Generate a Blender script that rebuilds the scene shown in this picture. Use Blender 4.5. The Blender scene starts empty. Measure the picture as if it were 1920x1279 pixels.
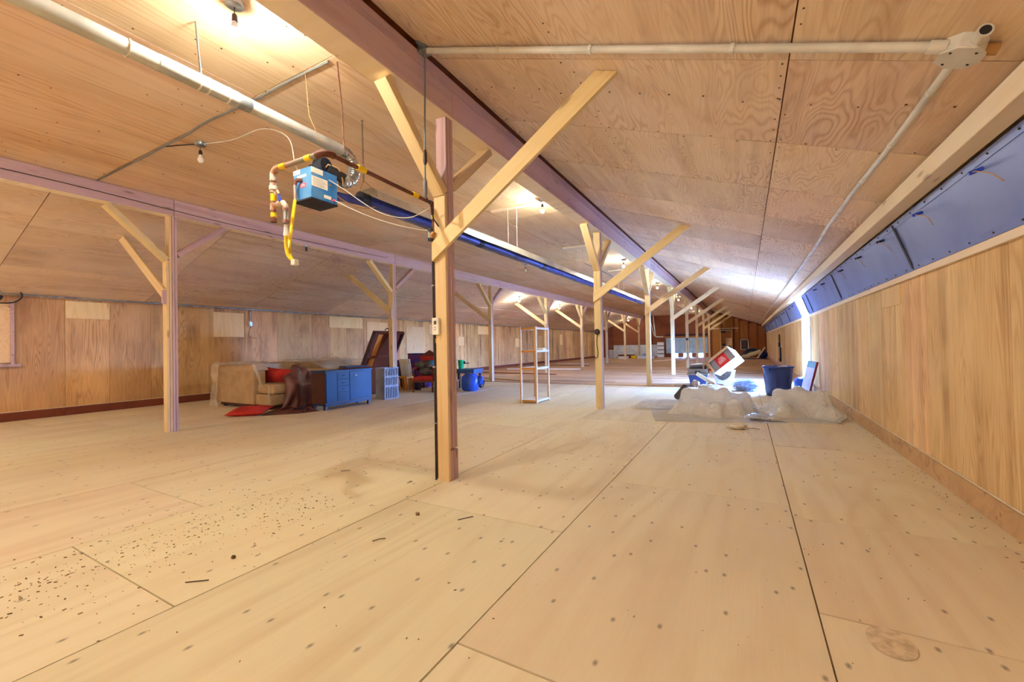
import bpy, math, random
from mathutils import Vector, Matrix, noise as mn
random.seed(7)
S = bpy.context.scene
COL = S.collection
# ------------------------------------------------------------------ camera
cam = bpy.data.cameras.new('camera'); co = bpy.data.objects.new('camera', cam); COL.objects.link(co)
cam.sensor_fit = 'HORIZONTAL'; cam.sensor_width = 36.0; cam.lens = 788.911 / 1920 * 36.0
cam.clip_start = .05; cam.clip_end = 300
FW = Vector((-.48444107, .87475314, .01112604)); RT = Vector((.87455572, .48456828, -.01859782)); UP = Vector((.021659826, -.000720794, .999765139))
co.matrix_world = Matrix(((RT.x, UP.x, -FW.x, 0), (RT.y, UP.y, -FW.y, 0), (RT.z, UP.z, -FW.z, 1.3), (0, 0, 0, 1)))
S.camera = co
# ------------------------------------------------------------------ world, light, exposure
SKY = 125.0; BULB = 930.0
S.view_settings.view_transform = 'Standard'; S.view_settings.look = 'None'; S.view_settings.gamma = 1
S.view_settings.use_curve_mapping = False; S.view_settings.exposure = 1.82
S.cycles.max_bounces = 6; S.cycles.diffuse_bounces = 4; S.cycles.adaptive_threshold = .04; S.cycles.transparent_max_bounces = 12
W = bpy.data.worlds.new('overcast_sky'); S.world = W; W.use_nodes = True
bg = W.node_tree.nodes['Background']; bg.inputs[0].default_value = (.16, .37, 1.0, 1); bg.inputs[1].default_value = SKY
def portal(name, loc, sx, sy, rot):
    l = bpy.data.lights.new(name, 'AREA'); l.shape = 'RECTANGLE'; l.size = sx; l.size_y = sy; l.cycles.is_portal = True
    o = bpy.data.objects.new(name, l); COL.objects.link(o); o.location = loc; o.rotation_euler = rot
portal('door_portal', (1.75, 14.35, 1.25), 2.6, 1.7, (0, math.pi / 2, 0))

# ------------------------------------------------------------------ colour + materials
def lin(h):
    h = h.lstrip('#'); c = [int(h[i:i + 2], 16) / 255 for i in (0, 2, 4)]
    return tuple((x / 12.92 if x <= .04045 else ((x + .055) / 1.055) ** 2.4) for x in c) + (1,)
M = {}
class NT:
    def __init__(s, name):
        s.m = bpy.data.materials.new(name); s.m.use_nodes = True; s.t = s.m.node_tree; s.n = s.t.nodes
        s.b = s.n['Principled BSDF']; M[name] = s.m
    def node(s, typ, **kw):
        n = s.n.new(typ)
        for k, v in kw.items(): setattr(n, k, v)
        return n
    def link(s, a, b): s.t.links.new(a, b)
    def math(s, op, a, b=None, clamp=False):
        n = s.node('ShaderNodeMath', operation=op, use_clamp=clamp)
        for i, x in enumerate((a, b)):
            if x is None: continue
            if isinstance(x, (int, float)): n.inputs[i].default_value = x
            else: s.link(x, n.inputs[i])
        return n.outputs[0]
    def mix(s, f, a, b, mode='MIX'):
        n = s.node('ShaderNodeMix', data_type='RGBA', blend_type=mode)
        for i, x in ((0, f), (6, a), (7, b)):
            if isinstance(x, (int, float, tuple)): n.inputs[i].default_value = x
            else: s.link(x, n.inputs[i])
        return n.outputs[2]
    def ramp(s, x, lo, hi):
        n = s.node('ShaderNodeMapRange'); n.inputs[1].default_value = lo; n.inputs[2].default_value = hi
        s.link(x, n.inputs[0]); return n.outputs[0]
    def coord(s, jitter=True):
        tc = s.node('ShaderNodeTexCoord')
        if not jitter: return tc.outputs['Object'], None
        oi = s.node('ShaderNodeObjectInfo'); c = s.node('ShaderNodeCombineXYZ')
        for i, k in enumerate((37.0, 61.0, 23.0)): s.link(s.math('MULTIPLY', oi.outputs['Random'], k), c.inputs[i])
        v = s.node('ShaderNodeVectorMath', operation='ADD'); s.link(tc.outputs['Object'], v.inputs[0]); s.link(c.outputs[0], v.inputs[1])
        return v.outputs[0], oi.outputs['Random']
    def noise(s, vec, scale, sx=(1, 1, 1), detail=2.0, dist=0.0):
        mp = s.node('ShaderNodeVectorMath', operation='MULTIPLY'); s.link(vec, mp.inputs[0]); mp.inputs[1].default_value = sx
        n = s.node('ShaderNodeTexNoise'); n.inputs['Scale'].default_value = scale; n.inputs['Detail'].default_value = detail
        n.inputs['Distortion'].default_value = dist; s.link(mp.outputs[0], n.inputs['Vector']); return n.outputs[0]
def wood(name, base, dark, stain, grain=.5, rings=16, st=.5, var=.25, rough=.75, dots=0, stretch=.22, rs=1.1, knots=0, bump=.15, streak=0, scol='#6b4426'):
    """rotary-cut / sawn wood; the grain runs along the object's local X"""
    t = NT(name); v, rnd = t.coord()
    n1 = t.noise(v, rs, (stretch, 1.6, 1.6), 2.0, .25)
    l = t.math('SINE', t.math('MULTIPLY', n1, rings * 6.283)); l = t.math('POWER', t.math('ADD', t.math('MULTIPLY', l, .5), .5), 2.2)
    fib = t.ramp(t.noise(v, 1.0, (4, 85, 85), 2.0), .35, .75)
    sn = t.ramp(t.noise(v, .8, (.5, 1.2, 1.2), 4.0, .4), .42, .72)
    brk = t.ramp(t.noise(v, 1.7, (.6, 1, 1), 2.0), .35, .6)
    g = t.math('ADD', t.math('MULTIPLY', t.math('MULTIPLY', l, brk), grain), t.math('MULTIPLY', fib, grain * .45), True)
    c = t.mix(g, lin(base), lin(dark)); c = t.mix(t.math('MULTIPLY', sn, st), c, lin(stain))
    if streak:
        k1 = t.ramp(t.noise(v, 1.0, (.22, 4.5, 4.5), 3.0, .6), .46, .68); k2 = t.ramp(t.noise(v, .9, (.9, .7, .7), 3.0, .5), .38, .62)
        c = t.mix(t.math('MULTIPLY', t.math('MULTIPLY', k1, k2), streak), c, lin(scol))
    if dots:
        sp = t.node('ShaderNodeVectorMath', operation='MULTIPLY'); t.link(v, sp.inputs[0]); sp.inputs[1].default_value = (1 / .3, 1 / .17, 0)
        vo = t.node('ShaderNodeTexVoronoi', voronoi_dimensions='2D'); vo.inputs['Scale'].default_value = 1; vo.inputs['Randomness'].default_value = .75
        t.link(sp.outputs[0], vo.inputs['Vector'])
        sel = t.node('ShaderNodeSeparateColor'); t.link(vo.outputs['Color'], sel.inputs[0])
        d = t.math('MULTIPLY', t.math('SUBTRACT', 1.0, t.ramp(vo.outputs['Distance'], .02, .085)), t.math('GREATER_THAN', sel.outputs[0], .58))
        c = t.mix(t.math('MULTIPLY', d, dots), c, lin('#6f5d52'))
    if knots:
        vo = t.node('ShaderNodeTexVoronoi', voronoi_dimensions='3D'); vo.inputs['Scale'].default_value = 1
        sp = t.node('ShaderNodeVectorMath', operation='MULTIPLY'); t.link(v, sp.inputs[0]); sp.inputs[1].default_value = (2.2, 9, 9); t.link(sp.outputs[0], vo.inputs['Vector'])
        sel = t.node('ShaderNodeSeparateColor'); t.link(vo.outputs['Color'], sel.inputs[0])
        d = t.math('MULTIPLY', t.math('SUBTRACT', 1.0, t.ramp(vo.outputs['Distance'], .08, .2)), t.math('GREATER_THAN', sel.outputs[0], .55))
        c = t.mix(t.math('MULTIPLY', d, knots), c, lin('#5e3a1e'))
    h = t.node('ShaderNodeHueSaturation'); t.link(c, h.inputs['Color'])
    r2 = t.math('FRACT', t.math('MULTIPLY', rnd, 7.31))
    t.link(t.math('ADD', t.math('MULTIPLY', rnd, var * 2), 1 - var), h.inputs['Value'])
    t.link(t.math('ADD', t.math('MULTIPLY', r2, .016), .492), h.inputs['Hue'])
    t.link(h.outputs[0], t.b.inputs['Base Color']); t.b.inputs['Roughness'].default_value = rough; t.b.inputs['Specular IOR Level'].default_value = .3
    if bump:
        bp = t.node('ShaderNodeBump'); bp.inputs['Strength'].default_value = bump; bp.inputs['Distance'].default_value = .004; t.link(g, bp.inputs['Height']); t.link(bp.outputs[0], t.b.inputs['Normal'])
    return t.m
def plain(name, col, rough=.6, metal=0, col2=None, ns=6, spec=.4, emit=0, ncon=(.4, .65), bump=0, coat=0):
    t = NT(name); t.b.inputs['Roughness'].default_value = rough; t.b.inputs['Metallic'].default_value = metal; t.b.inputs['Specular IOR Level'].default_value = spec
    v, rnd = t.coord()
    n = t.noise(v, ns, (1, 1, 1), 4.0, .2)
    c2 = lin(col2) if col2 else tuple(x * .82 for x in lin(col)[:3]) + (1,)
    t.link(t.mix(t.ramp(n, *ncon), lin(col), c2), t.b.inputs['Base Color'])
    if coat: t.b.inputs['Coat Weight'].default_value = coat; t.b.inputs['Coat Roughness'].default_value = .12
    if emit: t.b.inputs['Emission Color'].default_value = lin(col); t.b.inputs['Emission Strength'].default_value = emit
    if bump:
        bp = t.node('ShaderNodeBump'); bp.inputs['Strength'].default_value = bump; bp.inputs['Distance'].default_value = .01; t.link(t.noise(v, ns * 2, (1, 1, 1), 3.0), bp.inputs['Height']); t.link(bp.outputs[0], t.b.inputs['Normal'])
    return t.m
wood('floor_plywood', '#e4d4b0', '#ceb084', '#dac29c', .28, 12, .5, .04, .62, .75, .16, .8, streak=.25, scol='#b98e66')
wood('ceiling_plywood', '#e4c29c', '#bd8e62', '#eedcc0', .42, 22, .5, .09, .7, 0, .14, 1.2, streak=.35, scol='#a8704a')
wood('slope_plywood', '#f0d6ba', '#bc8e66', '#e2c0a4', .52, 26, .5, .1, .7, 0, .3, 1.9, streak=.35, scol='#a06a48')
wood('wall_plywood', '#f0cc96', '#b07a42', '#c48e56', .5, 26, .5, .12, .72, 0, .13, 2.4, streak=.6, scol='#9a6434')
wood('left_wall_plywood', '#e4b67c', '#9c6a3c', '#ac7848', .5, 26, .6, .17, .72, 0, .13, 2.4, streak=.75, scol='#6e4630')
wood('patch_plywood', '#f0cc94', '#d09c5e', '#e2b67c', .35, 14, .3, .08, .65, 0, .2, 1.2, .5)
wood('new_lumber', '#e0c494', '#bd945c', '#d2ac74', .4, 9, .3, .08, .65, 0, .05, 1.5, .55)
wood('old_lumber_daylit', '#cba8a2', '#987472', '#b28e8a', .45, 9, .5, .12, .75, 0, .05, 1.5, .5)  # aged wood, with the mauve cast of doorway daylight mixed into its colour
wood('beam_lumber_daylit', '#c8a6a4', '#98746e', '#d0aea8', .45, 8, .5, .1, .75, 0, .05, 1.5, .5)  # beam wood tinted mauve to carry the cool daylight on its sides
wood('pale_timber', '#f7e4ca', '#e0b98c', '#efd0a8', .35, 8, .4, .06, .6, 0, .04, 1.3, .4)
wood('deck_board', '#c89e74', '#94694a', '#a8805e', .5, 8, .6, .2, .75, 0, .06, 1.4, .4)
wood('dark_board', '#8a4a2c', '#5d2c1a', '#6b3722', .4, 9, .5, .15, .7, 0, .1, 1.2)
wood('end_board', '#b5733a', '#8b5225', '#9c602f', .4, 9, .5, .12, .7, 0, .1, 1.2)
wood('mahogany', '#6a3322', '#3f1a12', '#8c4d30', .5, 7, .5, .1, .4, 0, .1, 1.2)
wood('orange_pine', '#cf8a3a', '#a3611f', '#b87530', .3, 7, .3, .06, .5, 0, .06, 1.2)
plain('duct_grey', '#c9c7bd', .42, .25, '#a9a79e', 3); plain('foil', '#c9cbc8', .25, .85, '#8f9394', 14, bump=.5)
plain('galvanised', '#aab0b4', .35, .8, '#82888c', 9); plain('steel_pipe', '#8d8a80', .5, .5, '#b5654a', 8)
plain('rusty_pipe', '#7c4c38', .7, .3, '#5b3327', 16); plain('red_fitting', '#b07a5c', .6, .3, '#d3cdbd', 18)
plain('heater_blue', '#2f78b8', .45, 0, '#5d8fb5', 5); plain('soot_black', '#2b2f3a', .5, .2, '#1c1c22', 5)
plain('tube_blue', '#4b58ae', .4, .35, '#343c80', 3); plain('reflector', '#e4ddcf', .28, .7, '#c9beb0', 3)
plain('yellow', '#f2cc12', .4, 0, '#dcb300', 5); plain('label_white', '#eee6d6', .6, 0, '#e0d5c2', 9); plain('label_red', '#ef5f74', .6); plain('label_grey', '#9a948a', .6)
plain('pvc_white', '#d9d5cd', .4, 0, '#c5c0b6', 4); plain('cable_white', '#d6cdbd', .5); plain('cable_grey', '#7d7a76', .5); plain('cable_black', '#24211f', .5); plain('cable_tan', '#b98a55', .5)
plain('black', '#1a1718', .5, 0, '#2a2528'); plain('bakelite', '#35201b', .35); plain('blue_handle', '#2a4fd0', .4)
plain('panel_blue', '#7f8fcc', .4, .2, '#7384c4', 2); plain('panel_dark', '#4b4f63', .5, .5); plain('screw', '#4a3c3a', .5, .6)
plain('beige_fabric', '#b99a74', .85, 0, '#ad8e69', 5, bump=.1); plain('red_fabric', '#c23126', .85, 0, '#a8231c', 6, bump=.15)
plain('brown_satin', '#6f4038', .38, 0, '#59302b', 4, .5); plain('cabinet_blue_sheen', '#173f6c', .45, 0, '#133459', 2, .3); plain('cabinet_side', '#4a2a24', .4, 0, '#3a201c', 4)  # cabinet blue is reflected door daylight put into the base colour
plain('crate_grey', '#9a9aa3', .5, 0, '#85858f', 5); plain('white_paint', '#e6e6e8', .5, 0, '#d8d8da', 4); plain('white_plastic', '#dfe6ee', .4, 0, '#ccd6e2', 4)
plain('pattern_box', '#2c2f9c', .5, 0, '#7a2440', 9, ncon=(.48, .52)); plain('grey_bag', '#6a625c', .8, 0, '#4d4641', 9, bump=.4); plain('teal', '#2a86b5', .7)
plain('tan_box', '#b98a55', .8, 0, '#ad7f4b', 5); plain('bench_blue', '#3f6496', .45, 0, '#33527d', 4); plain('navy', '#1b2350', .6); plain('green', '#1fc67a', .45, 0, '#18b06b', 4)
plain('tarp_blue', '#2f5cc4', .35, 0, '#274ba8', 7, .5, bump=.4); plain('bin_blue', '#35498f', .4, 0, '#2f4182', 4); plain('bin_dark', '#27356e', .45); plain('tote_lid', '#8c8278', .55, 0, '#7d746b', 6)
plain('cardboard', '#cfa676', .8, 0, '#c49a69', 4); plain('carton_print', '#8d7f7a', .7, 0, '#9a8a82', 4); plain('print_red', '#d8261c', .6); plain('print_white', '#f2ece6', .6)
plain('carton_daylit', '#c2b8ac', .75, 0, '#b4a99c', 4); plain('sheet_blue', '#a9bfd4', .5, 0, '#97b0c9', 2); plain('sheet_white', '#c9c8c6', .6, 0, '#b5b3b2', 2); plain('bark', '#5b4a3a', .8); plain('rag', '#e2d8c8', .9, 0, '#cbbfa9', 8)
plain('ground_outside', '#5f6558', .9, 0, '#52584b', 1); plain('hose_grey', '#4a4d55', .5); plain('hose_cream', '#d8c7a5', .5); plain('navy_sheet', '#1d2c70', .45)
plain('bare_strip', '#efe0c4', .6); plain('socket_white', '#d8d2c8', .5); plain('thermo_screen', '#4a4f45', .3); plain('dirt', '#5a432e', .9, 0, '#a5814f', 30); plain('board_teal', '#7fb1c6', .5); plain('board_white', '#d5d2da', .5); plain('board_edge', '#8a2a38', .5)
def clear_plastic(name, col, alpha, rough):
    t = NT(name); tr = t.node('ShaderNodeBsdfTransparent'); tl = t.node('ShaderNodeBsdfTranslucent'); mx = t.node('ShaderNodeMixShader'); m2 = t.node('ShaderNodeMixShader')
    t.b.inputs['Base Color'].default_value = lin(col); t.b.inputs['Roughness'].default_value = rough; t.b.inputs['Specular IOR Level'].default_value = .6
    tl.inputs[0].default_value = lin(col); out = t.n['Material Output']
    m2.inputs[0].default_value = .35; t.link(t.b.outputs[0], m2.inputs[1]); t.link(tl.outputs[0], m2.inputs[2])
    if name == 'poly_sheet':
        v, _ = t.coord(False); n1 = t.noise(v, 7.0, (1, 1, 1), 2.0, 1.2); n1 = t.math('ABSOLUTE', t.math('SUBTRACT', n1, .5)); bp = t.node('ShaderNodeBump'); bp.inputs['Strength'].default_value = .9; bp.inputs['Distance'].default_value = .16
        t.link(n1, bp.inputs['Height']); t.link(bp.outputs[0], t.b.inputs['Normal']); t.b.inputs['Coat Weight'].default_value = .6; t.b.inputs['Coat Roughness'].default_value = .08
    mx.inputs[0].default_value = alpha; t.link(tr.outputs[0], mx.inputs[1]); t.link(m2.outputs[0], mx.inputs[2]); t.link(mx.outputs[0], out.inputs['Surface'])
clear_plastic('poly_sheet', '#fffbf3', .88, .16); clear_plastic('milky_panel', '#eef2f6', .95, .4); clear_plastic('cling_wrap', '#f4ead9', .4, .18); clear_plastic('bag_clear', '#c9d6ee', .62, .2)
t = NT('bulb_lit'); t.b.inputs['Base Color'].default_value = (1, 1, 1, 1); t.b.inputs['Emission Color'].default_value = (.98, 1.0, .90, 1); t.b.inputs['Emission Strength'].default_value = BULB
t = NT('bulb_off'); t.b.inputs['Base Color'].default_value = (.9, .86, .8, 1); t.b.inputs['Roughness'].default_value = .15; t.b.inputs['Transmission Weight'].default_value = .35

# ------------------------------------------------------------------ mesh helpers
def orth(d):
    d = d.normalized(); a = Vector((0, 0, 1)) if abs(d.z) < .95 else Vector((0, 1, 0))
    u = a.cross(d).normalized(); return u, d.cross(u).normalized()
class MB:
    def __init__(s): s.v = []; s.f = []
    def add(s, vs, fs):
        k = len(s.v); s.v += [Vector(x) for x in vs]; s.f += [tuple(i + k for i in f) for f in fs]; return s
    def box(s, a, b):
        x0, y0, z0 = a; x1, y1, z1 = b
        return s.add([(x0, y0, z0), (x1, y0, z0), (x1, y1, z0), (x0, y1, z0), (x0, y0, z1), (x1, y0, z1), (x1, y1, z1), (x0, y1, z1)],
                     [(0, 3, 2, 1), (4, 5, 6, 7), (0, 1, 5, 4), (1, 2, 6, 5), (2, 3, 7, 6), (3, 0, 4, 7)])
    def hexa(s, p):  # 8 corners: bottom loop, top loop
        return s.add(p, [(0, 3, 2, 1), (4, 5, 6, 7), (0, 1, 5, 4), (1, 2, 6, 5), (2, 3, 7, 6), (3, 0, 4, 7)])
    def obox(s, c, ax, sz):  # centre, 3 unit axes, full sizes
        c = Vector(c); a = [Vector(x) * (k / 2) for x, k in zip(ax, sz)]
        return s.hexa([c - a[0] - a[1] - a[2], c + a[0] - a[1] - a[2], c + a[0] + a[1] - a[2], c - a[0] + a[1] - a[2],
                       c - a[0] - a[1] + a[2], c + a[0] - a[1] + a[2], c + a[0] + a[1] + a[2], c - a[0] + a[1] + a[2]])
    def tube(s, pts, r, n=10, cap=True):
        pts = [Vector(p) for p in pts]; k0 = len(s.v); m = len(pts); pu = None
        for i, p in enumerate(pts):
            d = (pts[min(i + 1, m - 1)] - pts[max(i - 1, 0)])
            if d.length < 1e-6: d = Vector((0, 0, 1))
            d.normalize()
            if pu is None: u, w = orth(d)
            else:
                u = (pu - d * pu.dot(d)); u = u.normalized() if u.length > 1e-5 else orth(d)[0]; w = d.cross(u)
            pu = u; rr = r[i] if isinstance(r, (list, tuple)) else r
            for j in range(n):
                a = 2 * math.pi * j / n; s.v.append(p + u * (math.cos(a) * rr) + w * (math.sin(a) * rr))
        for i in range(m - 1):
            for j in range(n):
                a = k0 + i * n + j; b = k0 + i * n + (j + 1) % n; s.f.append((a, b, b + n, a + n))
        if cap: s.f.append(tuple(k0 + j for j in range(n))[::-1]); s.f.append(tuple(k0 + (m - 1) * n + j for j in range(n)))
        return s
    def lathe(s, prof, c=(0, 0, 0), n=20, ax=(0, 0, 1)):  # (radius, height) pairs
        c = Vector(c); d = Vector(ax).normalized(); u, w = orth(d); k0 = len(s.v); m = len(prof)
        for r, h in prof:
            for j in range(n):
                a = 2 * math.pi * j / n; s.v.append(c + d * h + u * (math.cos(a) * r) + w * (math.sin(a) * r))
        for i in range(m - 1):
            for j in range(n):
                a = k0 + i * n + j; b = k0 + i * n + (j + 1) % n; s.f.append((a, b, b + n, a + n))
        if prof[0][0] > 1e-4: s.f.append(tuple(k0 + j for j in range(n))[::-1])
        if prof[-1][0] > 1e-4: s.f.append(tuple(k0 + (m - 1) * n + j for j in range(n)))
        return s
    def grid(s, fn, nu, nv, thick=None):
        k0 = len(s.v)
        for i in range(nu + 1):
            for j in range(nv + 1): s.v.append(Vector(fn(i / nu, j / nv)))
        for i in range(nu):
            for j in range(nv):
                a = k0 + i * (nv + 1) + j; s.f.append((a, a + nv + 1, a + nv + 2, a + 1))
        return s
    def blob(s, c, r, nz=0.0, fr=2.0, seed=0, p=2.0, flat=None, nu=20, nv=14):
        c = Vector(c); k0 = len(s.v)
        def sg(x, e): return math.copysign(abs(x) ** e, x)
        e = 2 / p
        for i in range(nv + 1):
            th = -math.pi / 2 + math.pi * i / nv
            for j in range(nu):
                ph = 2 * math.pi * j / nu
                q = Vector((sg(math.cos(th), e) * sg(math.cos(ph), e), sg(math.cos(th), e) * sg(math.sin(ph), e), sg(math.sin(th), e)))
                k = 1 + nz * (mn.noise(q * fr + Vector((seed * 7.1, seed * 3.3, 0))) + .5 * mn.noise(q * fr * 2.7 + Vector((seed, 9, 0))))
                v = Vector((q.x * r[0], q.y * r[1], q.z * r[2])) * k + c
                if flat is not None: v.z = max(v.z, flat)
                s.v.append(v)
        for i in range(nv):
            for j in range(nu):
                a = k0 + i * nu + j; b = k0 + i * nu + (j + 1) % nu; s.f.append((a, b, b + nu, a + nu))
        return s
    def build(s, name, mat, parent=None, smooth=False, bevel=0, solid=0, origin=None):
        if origin is None:
            if parent is not None: origin = wpos(parent)
            else:
                xs = [v.x for v in s.v]; ys = [v.y for v in s.v]; origin = Vector(((min(xs) + max(xs)) / 2, (min(ys) + max(ys)) / 2, min(v.z for v in s.v)))
        origin = Vector(origin)
        me = bpy.data.meshes.new(name); me.from_pydata([v - origin for v in s.v], [], s.f); me.update()
        if smooth:
            for p in me.polygons: p.use_smooth = True
            me.set_sharp_from_angle(angle=math.radians(50))
        me.materials.append(M[mat]); o = bpy.data.objects.new(name, me); COL.objects.link(o)
        if parent is not None:
            o.parent = parent; o.location = origin - wpos(parent)
        else: o.location = origin
        if bevel: b = o.modifiers.new('bevel', 'BEVEL'); b.width = bevel; b.segments = 2; b.limit_method = 'ANGLE'
        if solid: b = o.modifiers.new('solid', 'SOLIDIFY'); b.thickness = solid; b.offset = 0
        return o
def tag(o, label=None, cat=None, group=None, kind=None):
    if label: o['label'] = label
    if cat: o['category'] = cat
    if group: o['group'] = group
    if kind: o['kind'] = kind
    return o
def thing(name, loc, label, cat, group=None, kind=None):
    o = bpy.data.objects.new(name, None); COL.objects.link(o); o.location = loc; o.empty_display_size = .1
    return tag(o, label, cat, group, kind)
def wpos(o):
    p = o.location.copy()
    while o.parent: o = o.parent; p += o.location
    return p
_cache = {}
def board(name, p0, p1, w, h, mat, parent=None, side=None, bevel=.0):
    """rectangular timber from p0 to p1 (centre line); w across `side`, h across the third axis; grain runs along it"""
    p0 = Vector(p0); p1 = Vector(p1); d = (p1 - p0); L = d.length; d.normalize()
    if side is None: side = Vector((1, 0, 0)) if abs(d.x) < .9 else Vector((0, 1, 0))
    side = Vector(side); s = (side - d * side.dot(d)).normalized(); t = d.cross(s)
    key = (round(L, 4), round(w, 4), round(h, 4), mat, round(bevel, 4)); me = _cache.get(key)
    if me is None:
        b = bevel
        mb = MB()
        if not b: mb.box((0, -w / 2, -h / 2), (L, w / 2, h / 2))
        else:
            prof = [(-w / 2 + b, -h / 2), (w / 2 - b, -h / 2), (w / 2, -h / 2 + b), (w / 2, h / 2 - b), (w / 2 - b, h / 2), (-w / 2 + b, h / 2), (-w / 2, h / 2 - b), (-w / 2, -h / 2 + b)]
            mb.add([(0, y, z) for y, z in prof] + [(L, y, z) for y, z in prof], [tuple(range(8))[::-1], tuple(range(8, 16))] + [(i, (i + 1) % 8, 8 + (i + 1) % 8, 8 + i) for i in range(8)])
        me = bpy.data.meshes.new(name); me.from_pydata(mb.v, [], mb.f); me.update(); me.materials.append(M[mat]); _cache[key] = me
    o = bpy.data.objects.new(name, me); COL.objects.link(o)
    q = p0 - (wpos(parent) if parent else Vector((0, 0, 0)))
    o.matrix_local = Matrix(((d.x, s.x, t.x, q.x), (d.y, s.y, t.y, q.y), (d.z, s.z, t.z, q.z), (0, 0, 0, 1)))
    if parent: o.parent = parent; o.matrix_local = Matrix(((d.x, s.x, t.x, q.x), (d.y, s.y, t.y, q.y), (d.z, s.z, t.z, q.z), (0, 0, 0, 1)))
    return o
def text(name, body, size, mat, origin, xdir, ydir, parent=None):
    cu = bpy.data.curves.new(name, 'FONT'); cu.body = body; cu.size = size; cu.align_x = 'CENTER'; cu.align_y = 'CENTER'; cu.extrude = .0006; cu.space_line = .8
    cu.materials.append(M[mat]); o = bpy.data.objects.new(name, cu); COL.objects.link(o)
    x = Vector(xdir).normalized(); y = Vector(ydir).normalized(); z = x.cross(y); q = Vector(origin) - (wpos(parent) if parent else Vector())
    if parent: o.parent = parent
    mw = Matrix(((x.x, y.x, z.x, q.x), (x.y, y.y, z.y, q.y), (x.z, y.z, z.z, q.z), (0, 0, 0, 1)))
    dg = bpy.context.evaluated_depsgraph_get(); me = bpy.data.meshes.new_from_object(o.evaluated_get(dg)); bpy.data.objects.remove(o)
    if not me.materials: me.materials.append(M[mat])
    o = bpy.data.objects.new(name, me); COL.objects.link(o)
    if parent: o.parent = parent
    o.matrix_local = mw
    return o
def smoothpts(p, n=6):
    p = [Vector(x) for x in p]; o = []
    for i in range(len(p) - 1):
        a, b, c, d = p[max(i - 1, 0)], p[i], p[i + 1], p[min(i + 2, len(p) - 1)]
        for k in range(n):
            s = k / n; o.append(.5 * ((2 * b) + (c - a) * s + (2 * a - 5 * b + 4 * c - d) * s * s + (3 * b - a - 3 * c + d) * s ** 3))
    return o + [p[-1]]
def sag(a, b, drop, n=10):
    a = Vector(a); b = Vector(b); return [a.lerp(b, i / n) - Vector((0, 0, drop * 4 * (i / n) * (1 - i / n))) for i in range(n + 1)]
def arc(c, r, a0, a1, u, w, n=8):
    c = Vector(c); u = Vector(u); w = Vector(w); return [c + u * (r * math.cos(a0 + (a1 - a0) * i / n)) + w * (r * math.sin(a0 + (a1 - a0) * i / n)) for i in range(n + 1)]

# ------------------------------------------------------------------ setting
XC, XL, XR, XW = -2.60, -8.23, 1.517, -12.63          # post rows and side walls
Y0, YE = -6.0, 40.0; DY = 4.972
YP = [3.327 + DY * k for k in range(8)]
ZF = 3.80                                              # flat ceiling
def zr(x): return 3.97 - .353 * (x + 2.45)             # right slope
def zl(x): return 3.80 - .31 * (-8.36 - x)             # left slope
def struct(o): o['kind'] = 'structure'; return o

floor = struct(MB().box((XW - .1, Y0, -.12), (XR + .1, YE, -.025)).build('floor', 'deck_board', origin=(0, 0, 0)))
cols = [-12.6, -11.2, -9.75, -8.24, -6.83, -5.42, -4.0, -2.575, -1.134, .278, XR]
seams = {9: [-4.9, -2.46, .02, 2.463, 3.72, 6.16, 8.6, 11.04, 13], 8: [-5.3, -3.0, -.93, 1.5, 3.946, 6.38, 8.82, 10.6, 13], 7: [-4.3, -1.8, .3, 2.72, 4.7, 7.1, 8.3, 10.7, 13],
         6: [-3.84, -1.4, 1.044, 3.48, 5.92, 8.3, 10.8, 13], 5: [-3.05, -.6, 1.833, 4.27, 6.7, 8.3, 10.6, 13], 4: [-4.15, -1.7, .74, 3.175, 5.6, 8.3, 10.5, 13]}
rs = random.Random(3)
for i in range(len(cols) - 1):
    ys = [Y0] + seams.get(i, [Y0 + 1.2 + .6 * (i % 3) + 2.44 * k for k in range(7)] + [13])
    ys = sorted(set(y for y in ys if y <= 13))
    for a, b in zip(ys[:-1], ys[1:]):
        if b - a < .15: continue
        g = .004; x0, x1 = cols[i], cols[i + 1]; dz = rs.uniform(-.0015, .0015)
        board('plywood_sheet', ((x0 + x1) / 2, a + g, -.0125 + dz), ((x0 + x1) / 2, b - g, -.0125 + dz), x1 - x0 - 2 * g, .025, 'floor_plywood', floor, (1, 0, 0))
y = 13.0; k = 0                                         # bare board floor beyond the plywood
while y < YE - .1:
    w = rs.choice((.19, .24, .29)) * (1 + (y - 13) * .05); y1 = min(y + w, YE)
    xs = [XW, XW + rs.uniform(3, 6), XW + rs.uniform(7.5, 11), XR]
    for a, b in zip(xs[:-1], xs[1:]):
        dz = rs.uniform(-.006, .004) - .014
        board('floor_board', (a + .004, (y + y1) / 2, dz), (b - .004, (y + y1) / 2, dz), y1 - y - .012, .024, 'deck_board', floor, (0, 1, 0))
    y = y1
# ceiling: backing planes with plywood sheets fixed below
cb = MB()
cb.add([(-8.36, Y0, ZF + .02), (-2.45, Y0, ZF + .20), (-2.45, YE, ZF + .20), (-8.36, YE, ZF + .02), (-8.36, Y0, ZF + .3), (-2.45, Y0, ZF + .3), (-2.45, YE, ZF + .3), (-8.36, YE, ZF + .3)],
       [(0, 1, 2, 3), (4, 7, 6, 5), (0, 3, 7, 4), (1, 5, 6, 2)])
xr = XR + .15; xl = XW - .15
cb.add([(-2.45, Y0, zr(-2.45) + .02), (xr, Y0, zr(xr) + .02), (xr, YE, zr(xr) + .02), (-2.45, YE, zr(-2.45) + .02), (-2.45, Y0, zr(-2.45) + .1), (xr, Y0, zr(xr) + .1), (xr, YE, zr(xr) + .1), (-2.45, YE, zr(-2.45) + .1)],
       [(0, 1, 2, 3), (4, 7, 6, 5), (1, 5, 6, 2)])
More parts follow.
